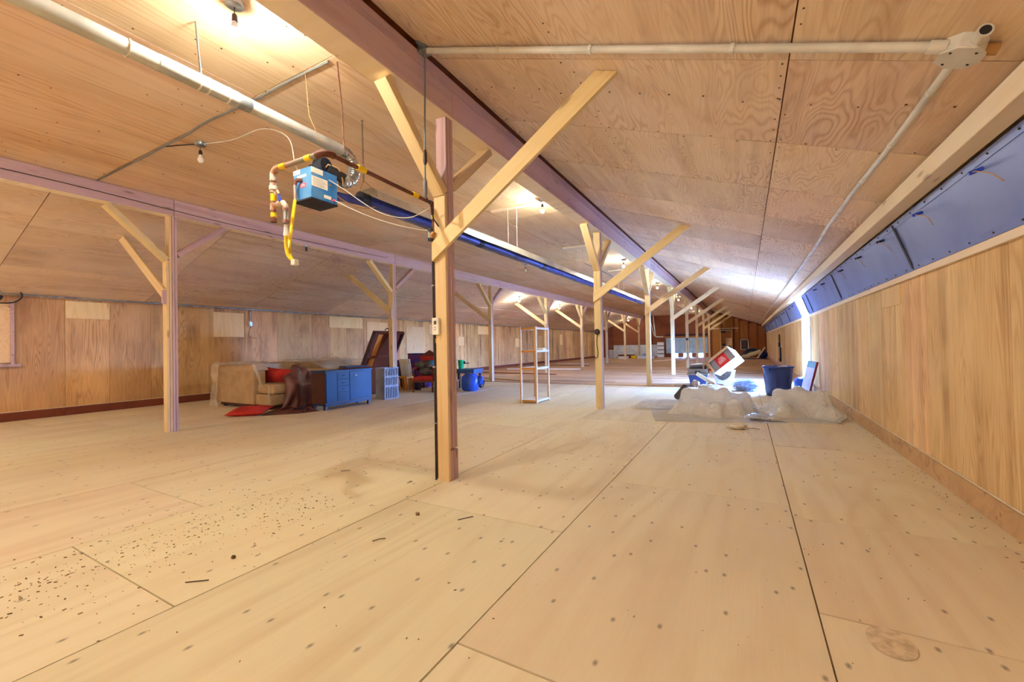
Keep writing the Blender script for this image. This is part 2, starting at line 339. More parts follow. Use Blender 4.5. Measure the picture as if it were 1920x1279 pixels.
cb.add([(xl, Y0, zl(xl) + .02), (-8.36, Y0, ZF + .02), (-8.36, YE, ZF + .02), (xl, YE, zl(xl) + .02), (xl, Y0, zl(xl) + .1), (-8.36, Y0, ZF + .1), (-8.36, YE, ZF + .1), (xl, YE, zl(xl) + .1)],
       [(0, 1, 2, 3), (4, 7, 6, 5), (0, 3, 7, 4)])
ceiling = struct(cb.build('ceiling', 'dark_board', origin=(0, 0, 3)))
def ceil_rows(xs, zf, ys, mat, jit=.0015):
    for x0, x1 in zip(xs[:-1], xs[1:]):
        p = Vector((x0, 0, zf(x0))); q = Vector((x1, 0, zf(x1))); s = (q - p); L = s.length; s.normalize(); m = (p + q) / 2; nrm = Vector((-s.z, 0, s.x))
        for a, b in zip(ys[:-1], ys[1:]):
            c = m + nrm * (.006 + rs.uniform(-jit, jit))
            board('ceiling_sheet', (c.x, a + .005, c.z), (c.x, b - .005, c.z), L - .009, .012, mat, ceiling, s)
ceil_rows([-8.36, -6.95, -5.55, -4.15, -2.73], lambda x: ZF, [Y0] + [2.40 + 2.44 * k for k in range(-3, 15)] + [37.2, YE], 'ceiling_plywood')
yr = [Y0] + [4.28 + 1.22 * k for k in range(-8, 29)] + [YE]
ceil_rows([-2.46, .27, xr], zr, [v for v in yr if v != 3.06] , 'slope_plywood')
ceil_rows([xl, -11.3, -9.85, -8.36], zl, [Y0] + [2.1 + 2.44 * k for k in range(-3, 15)] + [37.2, YE], 'slope_plywood')
nm = MB(); nr_ = random.Random(9)
def nail(x, y, z, r=.006): nm.box((x - r, y - r, z - .003), (x + r, y + r, z + .004))
for yq in (3.566, 4.28, 5.5, 6.72, 7.94, 9.16):
    for i in range(16): x = -2.35 + i * .235 + nr_.uniform(-.03, .03); nail(x, yq + nr_.choice((-.03, .03)), zr(x), .005 + .002 * nr_.random())
for xq in (.27, -1.2):
    for i in range(60): y = 2.6 + i * .16 + nr_.uniform(-.04, .04); x = xq + nr_.choice((-.03, .03)); nail(x, y, zr(x), .005)
for i in range(260): x = nr_.uniform(-8, -2.8); nail(x, nr_.uniform(.8, 14), ZF, nr_.choice((.004, .006)))
nm.build('nail_heads', 'bark', ceiling)['kind'] = 'stuff'
# right wall, open doorway between Y 13.55 and 15.15
DA, DB = 13.55, 15.15; ZW = 1.93
wr = MB().box((XR + .012, Y0, -.1), (XR + .14, DA - .06, ZW)).box((XR + .012, DB + .06, -.1), (XR + .14, YE, ZW)).box((XR + .02, Y0, ZW), (XR + .14, DA - .06, 2.62)).box((XR + .02, DB + .06, ZW), (XR + .14, YE, 2.62))
wall_right = struct(wr.build('wall_right', 'wall_plywood', origin=(XR, 0, 0)))
ys = [Y0, -4.5, -3.3, -2.08, -.86, .36, 1.58, 2.76, 3.978, 5.419, 6.1, 6.95, 7.6, 8.32, 8.9, 9.855, 10.709, 11.4, 12.1, 12.8, DA - .06]
y = DB + .06; ys2 = [y]
while y < YE - .9: y += rs.uniform(.45, .8); ys2.append(y)
ys2.append(YE)
def wall_sheets(ys, x, z0, z1, mat, parent, sgn):
    for a, b in zip(ys[:-1], ys[1:]):
        dx = rs.uniform(0, .004)
        board('wall_sheet', (x - sgn * (.005 - dx), (a + b) / 2, z0), (x - sgn * (.005 - dx), (a + b) / 2, z1), b - a - .006, .012, mat, parent, (0, 1, 0))
wall_sheets(ys, XR + .011, .0, ZW, 'wall_plywood', wall_right, 1); wall_sheets(ys2, XR + .011, .0, ZW, 'wall_plywood', wall_right, 1)
board('plywood_patch', (XR - .004, 6.49, 1.68), (XR - .004, 6.49, 1.90), .7, .012, 'patch_plywood', wall_right, (0, 1, 0))
# left wall
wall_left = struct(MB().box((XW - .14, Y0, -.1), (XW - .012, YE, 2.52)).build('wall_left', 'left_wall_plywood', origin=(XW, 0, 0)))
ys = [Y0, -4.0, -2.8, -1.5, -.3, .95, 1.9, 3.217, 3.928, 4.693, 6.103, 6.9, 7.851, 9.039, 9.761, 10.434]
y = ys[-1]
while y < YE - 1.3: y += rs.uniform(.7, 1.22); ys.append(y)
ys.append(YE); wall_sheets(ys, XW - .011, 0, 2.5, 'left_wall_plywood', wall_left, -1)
for a, b, z0, z1 in [(6.06, 6.86, 1.69, 2.37), (3.22, 3.93, 2.06, 2.43), (9.71, 11.15, 2.05, 2.45), (11.36, 12.44, 1.57, 2.32), (13.5, 14.7, 1.04, 2.2), (15.0, 15.6, 1.9, 2.35), (17.2, 17.7, 1.35, 1.8), (19.0, 20.2, 1.95, 2.4), (23.2, 23.8, 1.2, 1.75), (26.5, 27.2, .4, 1.95), (30.5, 31.0, 1.3, 2.1)]:
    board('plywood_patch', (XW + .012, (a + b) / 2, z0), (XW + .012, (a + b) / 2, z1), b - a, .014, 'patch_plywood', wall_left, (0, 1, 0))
# boarded window at the left edge
win = struct(thing('window_1', (XW, 1.9, 1.15), None, None)); 
MB().box((XW + .008, 1.32, 1.15), (XW + .022, 2.45, 2.30)).build('cover_board', 'patch_plywood', win)
for a in ((XW + .008, 2.45, 1.1), (XW + .008, 1.25, 1.1)): MB().box(a, (XW + .045, a[1] + .05, 2.36)).build('window_trim', 'old_lumber_daylit', win)
MB().box((XW + .008, 1.2, 1.07), (XW + .075, 2.58, 1.12)).build('window_sill', 'old_lumber_daylit', win)
# baseboards and the pale chalk-like strip
bl = struct(MB().box((XW + .002, Y0, 0), (XW + .022, YE, .17)).build('baseboard_left', 'dark_board')); struct(MB().box((XW + .002, Y0, .172), (XW + .009, YE, .182)).build('trim_1', 'bare_strip'))
for n, a, b in (('baseboard_right', Y0, DA - .07), ('baseboard_right', DB + .07, YE)):
    struct(MB().box((XR - .022, a, 0), (XR - .002, b, .17)).build(n, 'deck_board')); struct(MB().box((XR - .009, a, .172), (XR - .002, b, .182)).build('trim_2', 'bare_strip'))
# front wall behind the viewer, end wall with studs
struct(MB().box((XW - .1, Y0 - .12, -.1), (XR + .15, Y0, 4.2)).build('wall_front', 'wall_plywood', origin=(0, Y0, 0)))
vents = [(-5.52, -5.26), (-4.80, -4.56), (-4.30, -4.12), (-3.6, -3.14)]
ew = MB(); x = XW - .1; E0, E1 = YE, YE + .12
ew.box((x, E0, .34), (XR + .15, E1, 4.2)); prev = x
for a, b in vents: ew.box((prev, E0, -.1), (a, E1, .34)); ew.box((a, E0, -.1), (b, E1, .03)); prev = b
ew.box((prev, E0, -.1), (XR + .15, E1, .34))
wall_back = struct(ew.build('wall_back', 'dark_board', origin=(0, YE, 0)))
for xx in [-12.3, -11.1, -9.9, -8.7, -7.5]: board('stud', (xx, YE - .045, 0), (xx, YE - .045, min(3.8, zl(xx) if xx < -8.36 else 3.8)), .05, .09, 'dark_board', wall_back)
for a, b in [(-2.45, -1.72), (-1.68, -.84), (-.80, -.44), (-.40, .22), (.26, .86), (.90, 1.5)]:
    board('insulation_board', ((a + b) / 2, YE - .012, 0), ((a + b) / 2, YE - .012, zr(b) - .02), b - a, .02, 'end_board', wall_back)
for xx in [-1.70, -.82, -.42, .24, .88, 1.47]: board('stud', (xx, YE - .05, 0), (xx, YE - .05, zr(xx) - .02), .045, .09, 'dark_board', wall_back)
board('top_plate', (-2.4, YE - .06, 2.42), (-.45, YE - .06, 2.42), .09, .05, 'pale_timber', wall_back)
# white door frame
d1 = struct(thing('door_1', (XR + .08, (DA + DB) / 2, 0), None, None))
for a in (DA, DB - .05): MB().box((XR - .02, a - .06 if a == DA else a + .05, 0), (XR + .16, a if a == DA else a + .11, 2.05)).build('door_jamb', 'white_paint', d1)
for a in (DA - .06, DB): MB().hexa([(XR - .02, a, 2.03), (XR + .16, a, 2.03), (XR + .16, a + .06, 2.03), (XR - .02, a + .06, 2.03), (1.32, a, 2.50), (XR + .16, a, 2.50), (XR + .16, a + .06, 2.50), (1.32, a + .06, 2.50)]).build('sloped_reveal', 'white_paint', d1)
MB().hexa([(XR + .03, DA - .005, 2.05), (XR + .06, DA - .005, 2.05), (XR + .06, DB + .005, 2.05), (XR + .03, DB + .005, 2.05), (1.36, DA - .005, 2.5), (1.39, DA - .005, 2.5), (1.39, DB + .005, 2.5), (1.36, DB + .005, 2.5)]).build('sloped_panel', 'white_paint', d1)
MB().box((1.33, DA - .06, 2.5), (XR + .16, DB + .06, 2.56)).build('door_head', 'white_paint', d1)
# open door leaf swung outwards
MB().box((XR + .17, DB + .06, .03), (XR + .95, DB + .10, 2.05)).build('door_leaf', 'white_paint', d1)
struct(MB().box((XR + .2, -20, -.32), (60, 70, -.3)).build('ground', 'ground_outside', origin=(30, 20, -.3)))
struct(MB().box((-40, YE + .2, -.32), (XR + .2, 90, -.3)).build('ground', 'ground_outside', origin=(-10, 60, -.3)))

# ------------------------------------------------------------------ roof beams and posts
def beam(name, xc, w, z0, z1, label, ledger):
    t = thing(name, (xc, 17, z0), label, 'beam')
    ys = [Y0] + [YP[k] + .02 for k in range(8)] + [YE - .01]; n = 4; pw = w / n
    for i in range(n):
        for a, b in zip(ys[:-1], ys[1:]):
            board('beam_ply', (xc - w / 2 + pw * (i + .5), a + .004, (z0 + z1) / 2), (xc - w / 2 + pw * (i + .5), b - .004, (z0 + z1) / 2), pw - .002, z1 - z0, 'pale_timber' if i in (1, 2) else 'beam_lumber_daylit', t)
    MB().box((xc - w / 2 + .01, Y0, z0 - .004), (xc + w / 2 - .01, YE - .01, z0 - .0005)).build('bottom_plate', 'pale_timber', t)
    if ledger: board('ledger', (xc + w / 2 - .03, Y0, z1 + .055), (xc + w / 2 - .03, YE - .01, z1 + .055), .075, .105, 'beam_lumber_daylit', t)
beam('roof_beam', XC, .25, 3.564, 3.815, 'long built-up beam, tinted for cool daylight, over the middle row of posts', True)
beam('roof_beam', XL, .19, 3.53, 3.795, 'long built-up beam over the left row of posts', False)
ordn = ['nearest', 'second nearest', 'third nearest', 'fourth nearest', 'fifth nearest', 'sixth nearest', 'seventh nearest', 'farthest']
extra = [', with thermostat', ', beside wire shelf', '', '', '', '', '', '']
def post(k, x, sg, ztop, label, w=.135):
    """sg +1: cross brace rises to the right; -1: to the left"""
    y = YP[k]; f = y - .085; t = thing('timber_post', (x, y, 0), label, 'post', 'posts of the middle row' if sg > 0 else 'posts of the left row')
    board('post_ply', (x, f + .019, 0), (x, f + .019, 2.79), w, .036, 'new_lumber', t, bevel=.004)
    for i in (1, 2, 3):
        yy = f + .019 + .039 * i
        if k == 0 and sg > 0:
            board('post_ply', (x, yy, 0), (x, yy, .292), w, .0345, 'old_lumber_daylit', t, bevel=.004); board('post_ply', (x, yy, .31), (x, yy, ztop), w - .012, .0345, 'old_lumber_daylit', t, bevel=.004)
        else: board('post_ply', (x, yy, 0), (x, yy, ztop), w, .0345, 'old_lumber_daylit' if i > 1 else 'new_lumber', t, bevel=.004)
    r = f + .156
    # knee braces along the beam
    board('knee_brace', (x, f - .035 + .055, 2.80), (x, y - .80, ztop - .02), w, .085, 'new_lumber', t, bevel=.004)
    board('knee_brace', (x, r + .01, 2.90), (x, y + .80, ztop - .02), w, .085, 'new_lumber' if sg > 0 else 'old_lumber_daylit', t, bevel=.004)
    # cross brace up to the sloping ceiling
    if sg > 0: a = Vector((x - .02, f - .02, 2.26)); b = Vector((-1.03, f - .02, zr(-1.03) - .14))
    else: a = Vector((x + .02, f - .02, 2.26)); b = Vector((-9.68, f - .02, zl(-9.68) - .09))
    d = (b - a).normalized()
    hw = .075; nrm = Vector((-d.z * sg, 0, d.x * sg)) if sg > 0 else Vector((d.z, 0, -d.x))
    if nrm.z < 0: nrm = -nrm
    lo = x - sg * w / 2
    def at(p, n, xx=None, zz=None):
        q = p + nrm * n
        if xx is not None: return q + d * ((xx - q.x) / d.x)
        return q
    def top(n):
        q = b + nrm * n; zf = zr if sg > 0 else zl
        for _ in range(30): q = q + d * ((zf(q.x) - .004 - q.z) * .7)
        return q
    c = []
    for n in (-hw, hw): c.append(at(a, n, lo))
    v = [c[0], top(-hw), top(hw), c[1]]
    L = (b - a).length
    ex = d; ez = nrm; ey = ex.cross(ez)
    me = bpy.data.meshes.new('cross_brace'); o0 = a
    P = [(p - o0) for p in v]; F = [p + Vector((0, -.019, 0)) for p in P]; B = [p + Vector((0, .019, 0)) for p in P]
    R = Matrix((ex, ey, ez)).to_4x4()          # world -> local
    me.from_pydata([(R @ p) for p in F + B], [], [(0, 1, 2, 3), (7, 6, 5, 4), (0, 4, 5, 1), (1, 5, 6, 2), (2, 6, 7, 3), (3, 7, 4, 0)]); me.update(); me.materials.append(M['new_lumber'])
    o = bpy.data.objects.new('cross_brace', me); COL.objects.link(o); o.parent = t
    mt = Matrix((ex, ey, ez)).transposed().to_4x4(); mt.translation = o0 - t.location; o.matrix_local = mt
    if sg < 0: board('packing_block', (x + .055, f - .03, 2.08), (x + .055, f - .03, 2.30), .04, .05, 'old_lumber_daylit', t)
    return t
for k in range(8):
    post(k, XC + .02, 1, 3.56, f'{ordn[k]} built-up timber post with braces in the middle row' + extra[k])
    post(k, XL, -1, 3.525, f'{ordn[k]} built-up timber post with braces in the left row')
# pale timber along the right eave
tb = thing('eave_timber', (1.268, 17, 2.49), 'long pale timber running along the right eave above the blue panels', 'timber')
for a, b in ((Y0, 6.6), (6.6, 11.5), (11.5, 20), (20, 30), (30, YE - .01)): board('timber_length', (1.268, a + .002, 2.558), (1.268, b - .002, 2.558), .134, .142, 'pale_timber', tb, bevel=.004)
struct(board('trim_3', (XR - .012, Y0, 1.945), (XR - .012, DA - .07, 1.945), .03, .06, 'pale_timber')); struct(board('trim_4', (XR - .012, DB + .07, 1.945), (XR - .012, YE - .01, 1.945), .03, .06, 'pale_timber'))

# ------------------------------------------------------------------ blue sloped panels under the eave
PA, PB = Vector((1.345, 0, 2.47)), Vector((1.505, 0, 1.985)); pd = (PB - PA).normalized(); PLN = (PB - PA).length; pn = Vector((pd.z, 0, -pd.x)); pn = pn if pn.x < 0 else -pn
yy = [-5.0, -1.35, 2.15, 5.66, 9.2, 12.72, DA - .07]; segs = list(zip(yy[:-1], yy[1:])) + [(DB + .08, 18.7), (18.7, 22.2), (22.2, 25.7), (26.0, 29.5), (29.5, 33.0), (33.3, 36.8), (36.8, 39.9)]
ord2 = ['', '', 'nearest in view at the right edge', 'second in view', 'third in view', 'last before the doorway', 'first past the doorway', 'second past the doorway', 'third past the doorway', 'fourth past the doorway', 'fifth past the doorway', 'sixth past the doorway', 'last before the end wall']
names = ['large blue metal panel of the eave, farthest behind the viewer', 'large blue metal panel of the eave, just behind the viewer', 'large blue metal panel of the eave at the right picture edge', 'second large blue metal panel of the eave from the right picture edge', 'third large blue metal panel of the eave from the right picture edge', 'short blue metal panel of the eave just before the bright doorway'] + [f'blue metal panel of the eave, {w} past the bright doorway' for w in ('first', 'second', 'third', 'fourth', 'fifth', 'sixth', 'seventh')]
for i, (a, b) in enumerate(segs):
    m = (a + b) / 2; t = thing('eave_baffle', (1.44, m, 1.985), names[i], 'panel', 'blue sloped panels under the right eave')
    def on(s, y, n=0): return PA + pd * (s * PLN) + pn * n + Vector((0, y, 0))
    MB().hexa([on(1, a, 0), on(1, b, 0), on(1, b, -.02), on(1, a, -.02), on(0, a, 0), on(0, b, 0), on(0, b, -.02), on(0, a, -.02)]).build('panel_sheet', 'panel_blue', t)
    for s0, s1 in ((0, .1), (.9, 1)): MB().hexa([on(s1, a + .01, .006), on(s1, b - .01, .006), on(s1, b - .01, 0), on(s1, a + .01, 0), on(s0, a + .01, .006), on(s0, b - .01, .006), on(s0, b - .01, 0), on(s0, a + .01, 0)]).build('flange', 'panel_blue', t)
    MB().tube([on(.03, b - .012, .008), on(.97, b - .012, .008)], .012, 6).build('joint_rod', 'panel_dark', t)
    bl = [a + 1.05 * q + .85 for q in range(int((b - a - .5) / 1.05))] if i != 2 else [2.55, 3.86, 4.92]
    if i == 3: bl = [6.07, 7.12, 8.3]
    if b - a < 1.2: bl = []
    if b < 0: bl = []
    for yb in bl:
        q = on(.16, yb, 0); e = q + pn * .07
        bo = MB().tube([q, e], .013, 8).build('bolt', 'blue_handle' if i == 2 else 'navy', t)
        MB().tube(smoothpts([e - pn * .02, e + Vector((0, -.10, -.02)), e + Vector((.02, -.22 - .05 * rs.random(), -.08)), e + Vector((.04, -.30 - .1 * rs.random(), -.16))]), .0035, 5).build('string', 'cable_tan', bo)
    for q in range(int((b - a) / .35)):
        for sct in (.05, .95): MB().lathe([(.008, 0), (.006, .006), (0.0001, .008)], on(sct, a + .18 + q * .35, .006), 6, pn).build('screw', 'screw', t) if i in (2, 3, 4) else None

# ------------------------------------------------------------------ conduit on the right slope
def clip(c, d, r, mat, parent):
    MB().tube([Vector(c) - Vector(d) * .012, Vector(c) + Vector(d) * .012], r, 12).build('clip', mat, parent)
sl = Vector((1, 0, -.353)).normalized(); sn = Vector((-.353, 0, -1)).normalized()
t = thing('conduit', (0, 2.88, 2.7), 'grey conduit crossing the right slope from beam to corner box', 'conduit')
a = Vector((-2.38, 2.88, zr(-2.38))) + sn * .035; b = Vector((.90, 2.88, zr(.90))) + sn * .035
MB().tube([a, b], .024, 14).build('pipe', 'pvc_white', t, True)
for f in (.22, .45, .72): clip(a.lerp(b, f), sl, .029, 'pvc_white', t)
MB().tube([b - sl * .05, b + sl * .02], .031, 14).build('coupling', 'pvc_white', t, True)
def octbox(name, c, u, w, n, r, h, mat, parent):
    mb = MB(); c = Vector(c)
    ring = [(u * math.cos(math.pi / 8 + math.pi / 4 * i) + w * math.sin(math.pi / 8 + math.pi / 4 * i)) * r for i in range(8)]
    mb.add([c + p for p in ring] + [c + p + n * h for p in ring], [tuple(range(8)), tuple(range(8, 16))[::-1]] + [(i, (i + 1) % 8, 8 + (i + 1) % 8, 8 + i) for i in range(8)])
    return mb.build(name, mat, parent, bevel=.004)
yv = Vector((0, 1, 0))
t = thing('junction_box', (.985, 2.88, 2.68), 'octagonal grey junction box where two conduits meet by the eave', 'box')
c = Vector((.985, 2.90, zr(.985))); octbox('box_body', c, sl, yv, sn, .085, .07, 'pvc_white', t)
lid = octbox('lid', c + sn * .07, sl, yv, sn, .09, .01, 'pvc_white', t)
for i in range(4):
    q = c + sn * .08 + (sl * math.cos(math.pi / 4 + i * math.pi / 2) + yv * math.sin(math.pi / 4 + i * math.pi / 2)) * .068
    MB().lathe([(.006, 0), (.005, .004), (.0001, .004)], q, 8, sn).build('screw', 'black', lid)
MB().tube([c + sn * .03 - yv * .08 + sl * .03, c + sn * .03 - yv * .14 + sl * .03], .03, 14).build('open_hub', 'pvc_white', t, True)
MB().lathe([(.022, 0), (.0001, .001)], c + sn * .03 - yv * .141 + sl * .03, 12, -yv).build('hub_hole', 'black', t)
MB().tube([c + sn * .035 + sl * .08, c + sn * .035 + sl * .13], .026, 12).build('stub', 'tan_box', t, True)
t = thing('conduit', (.99, 20, 2.65), 'long grey conduit running beside the eave timber toward the end wall', 'conduit')
pts = [Vector((x, y, zr(x))) + sn * .035 for x, y in ((.985, 2.97), (.985, 4.2), (.965, 5.2), (.96, 6.5), (.985, 8), (.99, 10.5), (1.0, 16), (1.02, 24), (1.03, 39.9))]
MB().tube(pts, .021, 12).build('pipe', 'pvc_white', t, True)
for y in (3.3, 4.05, 4.9, 5.9, 7.1, 8.6, 10.5, 13, 16, 20):
    for p, q in zip(pts[:-1], pts[1:]):
        if p.y <= y <= q.y: clip(p.lerp(q, (y - p.y) / (q.y - p.y)), yv, .026, 'pvc_white', t)
# box on the middle beam with its drop cord
t = thing('junction_box', (-2.44, 2.88, 3.86), 'grey junction box on the middle beam with a cord hanging from it', 'box')
MB().box((-2.475, 2.83, 3.895), (-2.385, 2.93, 3.985)).build('box_body', 'galvanised', t, bevel=.01)
MB().tube([(-2.43, 2.79, 3.955), (-2.43, 2.84, 3.955)], .02, 12).build('hub', 'galvanised', t, True)
MB().tube([(-2.43, 2.89, 3.9), (-2.435, 2.88, 3.3), (-2.45, 2.89, 2.98), (-2.46, 2.90, 2.72)], .008, 8).build('cord', 'cable_grey', t, True)
MB().lathe([(.012, 0), (.018, .03), (.016, .1), (.01, .13)], (-2.447, 2.89, 2.92), 12).build('plug', 'bakelite', t, True)
MB().lathe([(.012, 0), (.02, .02), (.02, .13), (.008, .17)], (-2.46, 2.90, 2.64), 12).build('connector', 'cable_grey', t, True)
MB().tube([(-2.46, 2.90, 2.66), (-2.50, 3.0, 2.62), (-2.58, 3.12, 2.66), (-2.62, 3.2, 2.55), (-2.58, 3.23, 2.47)], .007, 6).build('tail', 'cable_black', t, True)

# ------------------------------------------------------------------ duct
t = thing('vent_duct', (-3.5, 0, 3.2), 'pale grey vent duct slung under the flat ceiling, ending in a foil elbow', 'duct')
dz = 3.30
MB().tube([(-3.5, -5.9, dz), (-3.5, 1.35, dz)], .056, 20).build('duct_pipe', 'duct_grey', t, True)
MB().tube([(-3.5, 1.35, dz), (-3.5, 1.87, dz)], .059, 20).build('sleeve', 'duct_grey', t, True)
MB().tube([(-3.5, 1.87, dz), (-3.5, 1.97, dz)], .057, 20).build('tape_band', 'galvanised', t, True)
MB().tube([(-3.5, 1.97, dz), (-3.5, 2.86, dz - .01)], .054, 20).build('duct_pipe', 'duct_grey', t, True)
for y in (1.19, 1.60, 1.66, 1.80): MB().tube([(-3.5, y - .006, dz), (-3.5, y + .006, dz)], .0615, 20).build('clamp_ring', 'red_fitting' if y < 1.3 else 'label_white', t, True)
pts = arc((-3.5, 2.86, dz - .165), .155, math.pi / 2, -math.pi / 2 * 1.0, (0, 1, 0), (0, 0, 1), 28)
MB().tube(pts, [.057 + .004 * (i % 2) for i in range(len(pts))], 18).build('flex_elbow', 'foil', t)
t2 = thing('duct_strap', (-3.5, 1.62, 3.36), 'perforated strap hanging the vent duct near the lit bulb', 'strap')
MB().hexa([(-3.51, 1.615, 3.35), (-3.49, 1.615, 3.35), (-3.49, 1.619, 3.35), (-3.51, 1.619, 3.35), (-3.585, 1.615, 3.79), (-3.565, 1.615, 3.79), (-3.565, 1.619, 3.79), (-3.585, 1.619, 3.79)]).build('strap_band', 'galvanised', t2)
MB().hexa([(-3.60, 1.64, 3.66), (-3.59, 1.64, 3.66), (-3.59, 1.645, 3.66), (-3.60, 1.645, 3.66), (-3.585, 1.62, 3.79), (-3.575, 1.62, 3.79), (-3.575, 1.625, 3.79), (-3.585, 1.625, 3.79)]).build('loose_end', 'galvanised', t2)

# ------------------------------------------------------------------ radiant tube heater
BX0, BX1, BY0, BY1, BZ0, BZ1 = -3.735, -3.475, 2.50, 2.785, 2.705, 3.0
t = thing('tube_heater', (-3.6, 2.64, 2.7), 'radiant tube heater with a scuffed blue burner box', 'heater')
bb = MB().box((BX0, BY0, BZ0 + .004), (BX1, BY1, BZ1)).build('burner_box', 'heater_blue', t, bevel=.004)
MB().box((BX0 - .003, BY0 - .003, BZ0 - .008), (BX1 + .003, BY1 + .003, BZ0 + .006)).build('bottom_pan', 'soot_black', bb)
for nm, mt, p, q in [('label', 'label_white', (BX1, BY0 + .005, 2.82), (BX1 + .002, BY0 + .175, 2.915)), ('label', 'label_white', (BX1, BY0 + .002, 2.945), (BX1 + .002, BY0 + .125, 2.995)), ('label', 'label_white', (BX1, BY0 + .135, 2.74), (BX1 + .002, BY0 + .215, 2.772)),
                     ('label', 'label_white', (BX0, BY0 - .002, 2.955), (BX0 + .1, BY0, 2.998)), ('label', 'label_white', (BX0 + .06, BY0 - .002, 2.915), (BX0 + .19, BY0, 2.94)), ('red_label', 'label_red', (BX0 + .10, BY0 - .002, 2.82), (BX0 + .19, BY0, 2.86))]:
    MB().box(p, q).build(nm, mt, bb)
for i in range(6): MB().box((BX1 + .002, BY0 + .02, 2.832 + i * .013), (BX1 + .0026, BY0 + .16 - .02 * (i % 3), 2.835 + i * .013)).build('label_print', 'label_grey', bb)
MB().box((BX0 + .115, BY0 - .0026, 2.832), (BX0 + .175, BY0 - .002, 2.836)).build('label_print', 'label_white', bb); MB().box((BX0 + .115, BY0 - .0026, 2.844), (BX0 + .165, BY0 - .002, 2.848)).build('label_print', 'label_white', bb)
MB().tube([(BX1, BY0 + .235, 2.742), (BX1 + .025, BY0 + .235, 2.742)], .011, 10).build('indicator_lamp', 'label_red', bb, True)
MB().tube([(BX1, BY0 + .20, 2.88), (BX1 + .012, BY0 + .20, 2.88)], .013, 10).build('knockout', 'steel_pipe', bb, True)
# combustion blower on the back top of the box
bw = MB().lathe([(.03, -.055), (.085, -.05), (.09, 0), (.085, .05), (.03, .055)], (-3.60, 2.72, 3.09), 22, (1, .2, 0)).build('blower', 'soot_black', t, True)
MB().lathe([(.045, 0), (.045, .08), (.03, .1)], (-3.655, 2.71, 3.09), 16, (-1, -.2, 0)).build('blower_motor', 'soot_black', bw, True)
MB().lathe([(.05, 0), (.052, .16)], (-3.53, 2.73, 3.06), 16, (.25, 1, -.35)).build('air_inlet', 'black', bw, True)
MB().tube([(-3.56, 2.71, 3.06), (-3.52, 2.72, 3.1), (-3.47, 2.80, 3.08), (-3.46, 2.84, 2.98), (-3.48, 2.86, 2.93)], .007, 7).build('pressure_hose', 'cable_tan', t, True)
MB().tube([(-3.62, 2.785, 2.85), (-3.62, 3.45, 2.93)], .045, 16).build('tube_adapter', 'tube_blue', t, True)
for a, b in ((3.2, 7.9), (7.9, 12.7), (12.7, 17.5)): MB().tube([(-3.62, a, 2.935), (-3.62, b, 2.935)], .06, 18).build('radiant_tube', 'tube_blue', t, True)
for y in (3.24, 5.55, 7.9, 12.7): MB().tube([(-3.62, y - .06, 2.935), (-3.62, y + .06, 2.935)], .068, 18).build('tube_coupling', 'soot_black', t, True)
def refl(a, b):
    pr = [(-.17, -.035), (-.15, .06), (-.075, .115), (.075, .115), (.15, .06), (.17, -.035)]
    mb = MB(); n = len(pr)
    mb.add([(-3.62 + x, a, 2.955 + z) for x, z in pr] + [(-3.62 + x, b, 2.955 + z) for x, z in pr], [(i, i + 1, n + i + 1, n + i) for i in range(n - 1)])
    return mb.build('reflector', 'reflector', t, solid=.003)
for a, b in ((3.3, 5.62), (5.58, 7.95), (7.9, 10.3), (10.25, 12.7), (12.65, 15.1), (15.05, 17.5)): refl(a, b)
MB().tube(smoothpts([(BX1, BY0 + .19, 2.93), (-3.40, 2.80, 2.86), (-3.15, 3.0, 2.65), (-2.88, 3.13, 2.58), (-2.66, 3.2, 2.66)]), .0045, 6).build('power_cable', 'cable_white', t, True)
MB().tube(sag((-3.455, BY0 + .235, 2.742), (-2.68, 3.22, 2.44), .05), .004, 6).build('control_wire', 'cable_white', t, True)
MB().tube(sag((-3.5, 2.79, 2.82), (-3.56, 3.35, 2.87), .06), .007, 6).build('ignition_lead', 'cable_tan', t, True)
def chain(p, q, label):
    t = thing('hanger_chain', q, label, 'chain'); p = Vector(p); q = Vector(q); L = (p - q).length; n = int(L / .034); mb = MB()
    for i in range(n):
        c = q.lerp(p, (i + .5) / n); d = (p - q).normalized(); u, w = orth(d); u = u if i % 2 else w
        mb.tube([c + d * (.019 * math.cos(a * math.pi / 4)) + u * (.008 * math.sin(a * math.pi / 4)) for a in range(9)], .0022, 5, False)
    mb.build('links', 'cable_black', t); MB().tube([p, p + Vector((0, 0, .008))], .014, 8).build('ceiling_hook', 'galvanised', t)
chain((-3.62, 3.238, 3.79), (-3.61, 3.238, 3.12), 'dark chain holding up the tube heater near its burner')
MB().tube([(-3.61, 3.238, 3.13), (-3.55, 3.26, 3.08), (-3.47, 3.3, 2.95)], .003, 5).build('hanger_wire', 'cable_tan', t); MB().tube([(-3.61, 3.238, 3.13), (-3.68, 3.26, 3.08), (-3.77, 3.3, 2.95)], .003, 5).build('hanger_wire', 'cable_tan', t)
lb = ['white cord pair holding the heater tube under the first ceiling board', 'white cord pair holding the heater tube under the second ceiling board', 'white cord pair holding the heater tube under the third ceiling board']
for i, (yy_, nm) in enumerate(zip((6.63, 10.13, 14.2), lb)):
    tt = thing('suspension_line', (-3.62, yy_, 3.07), nm, 'cord', 'cords holding the heater tube')
    for dx in (-.09, .09): MB().tube([(-3.62 + dx, yy_, 3.05), (-3.62 + dx, yy_, 3.77)], .004, 6).build('cord', 'cable_white', tt)
    tag(board('ceiling_batten', (-4.05, yy_, 3.785), (-3.2, yy_, 3.785), .09, .028, 'pale_timber'), ['first', 'second', 'third'][i] + ' pale board on the flat ceiling above the heater tube', 'board')

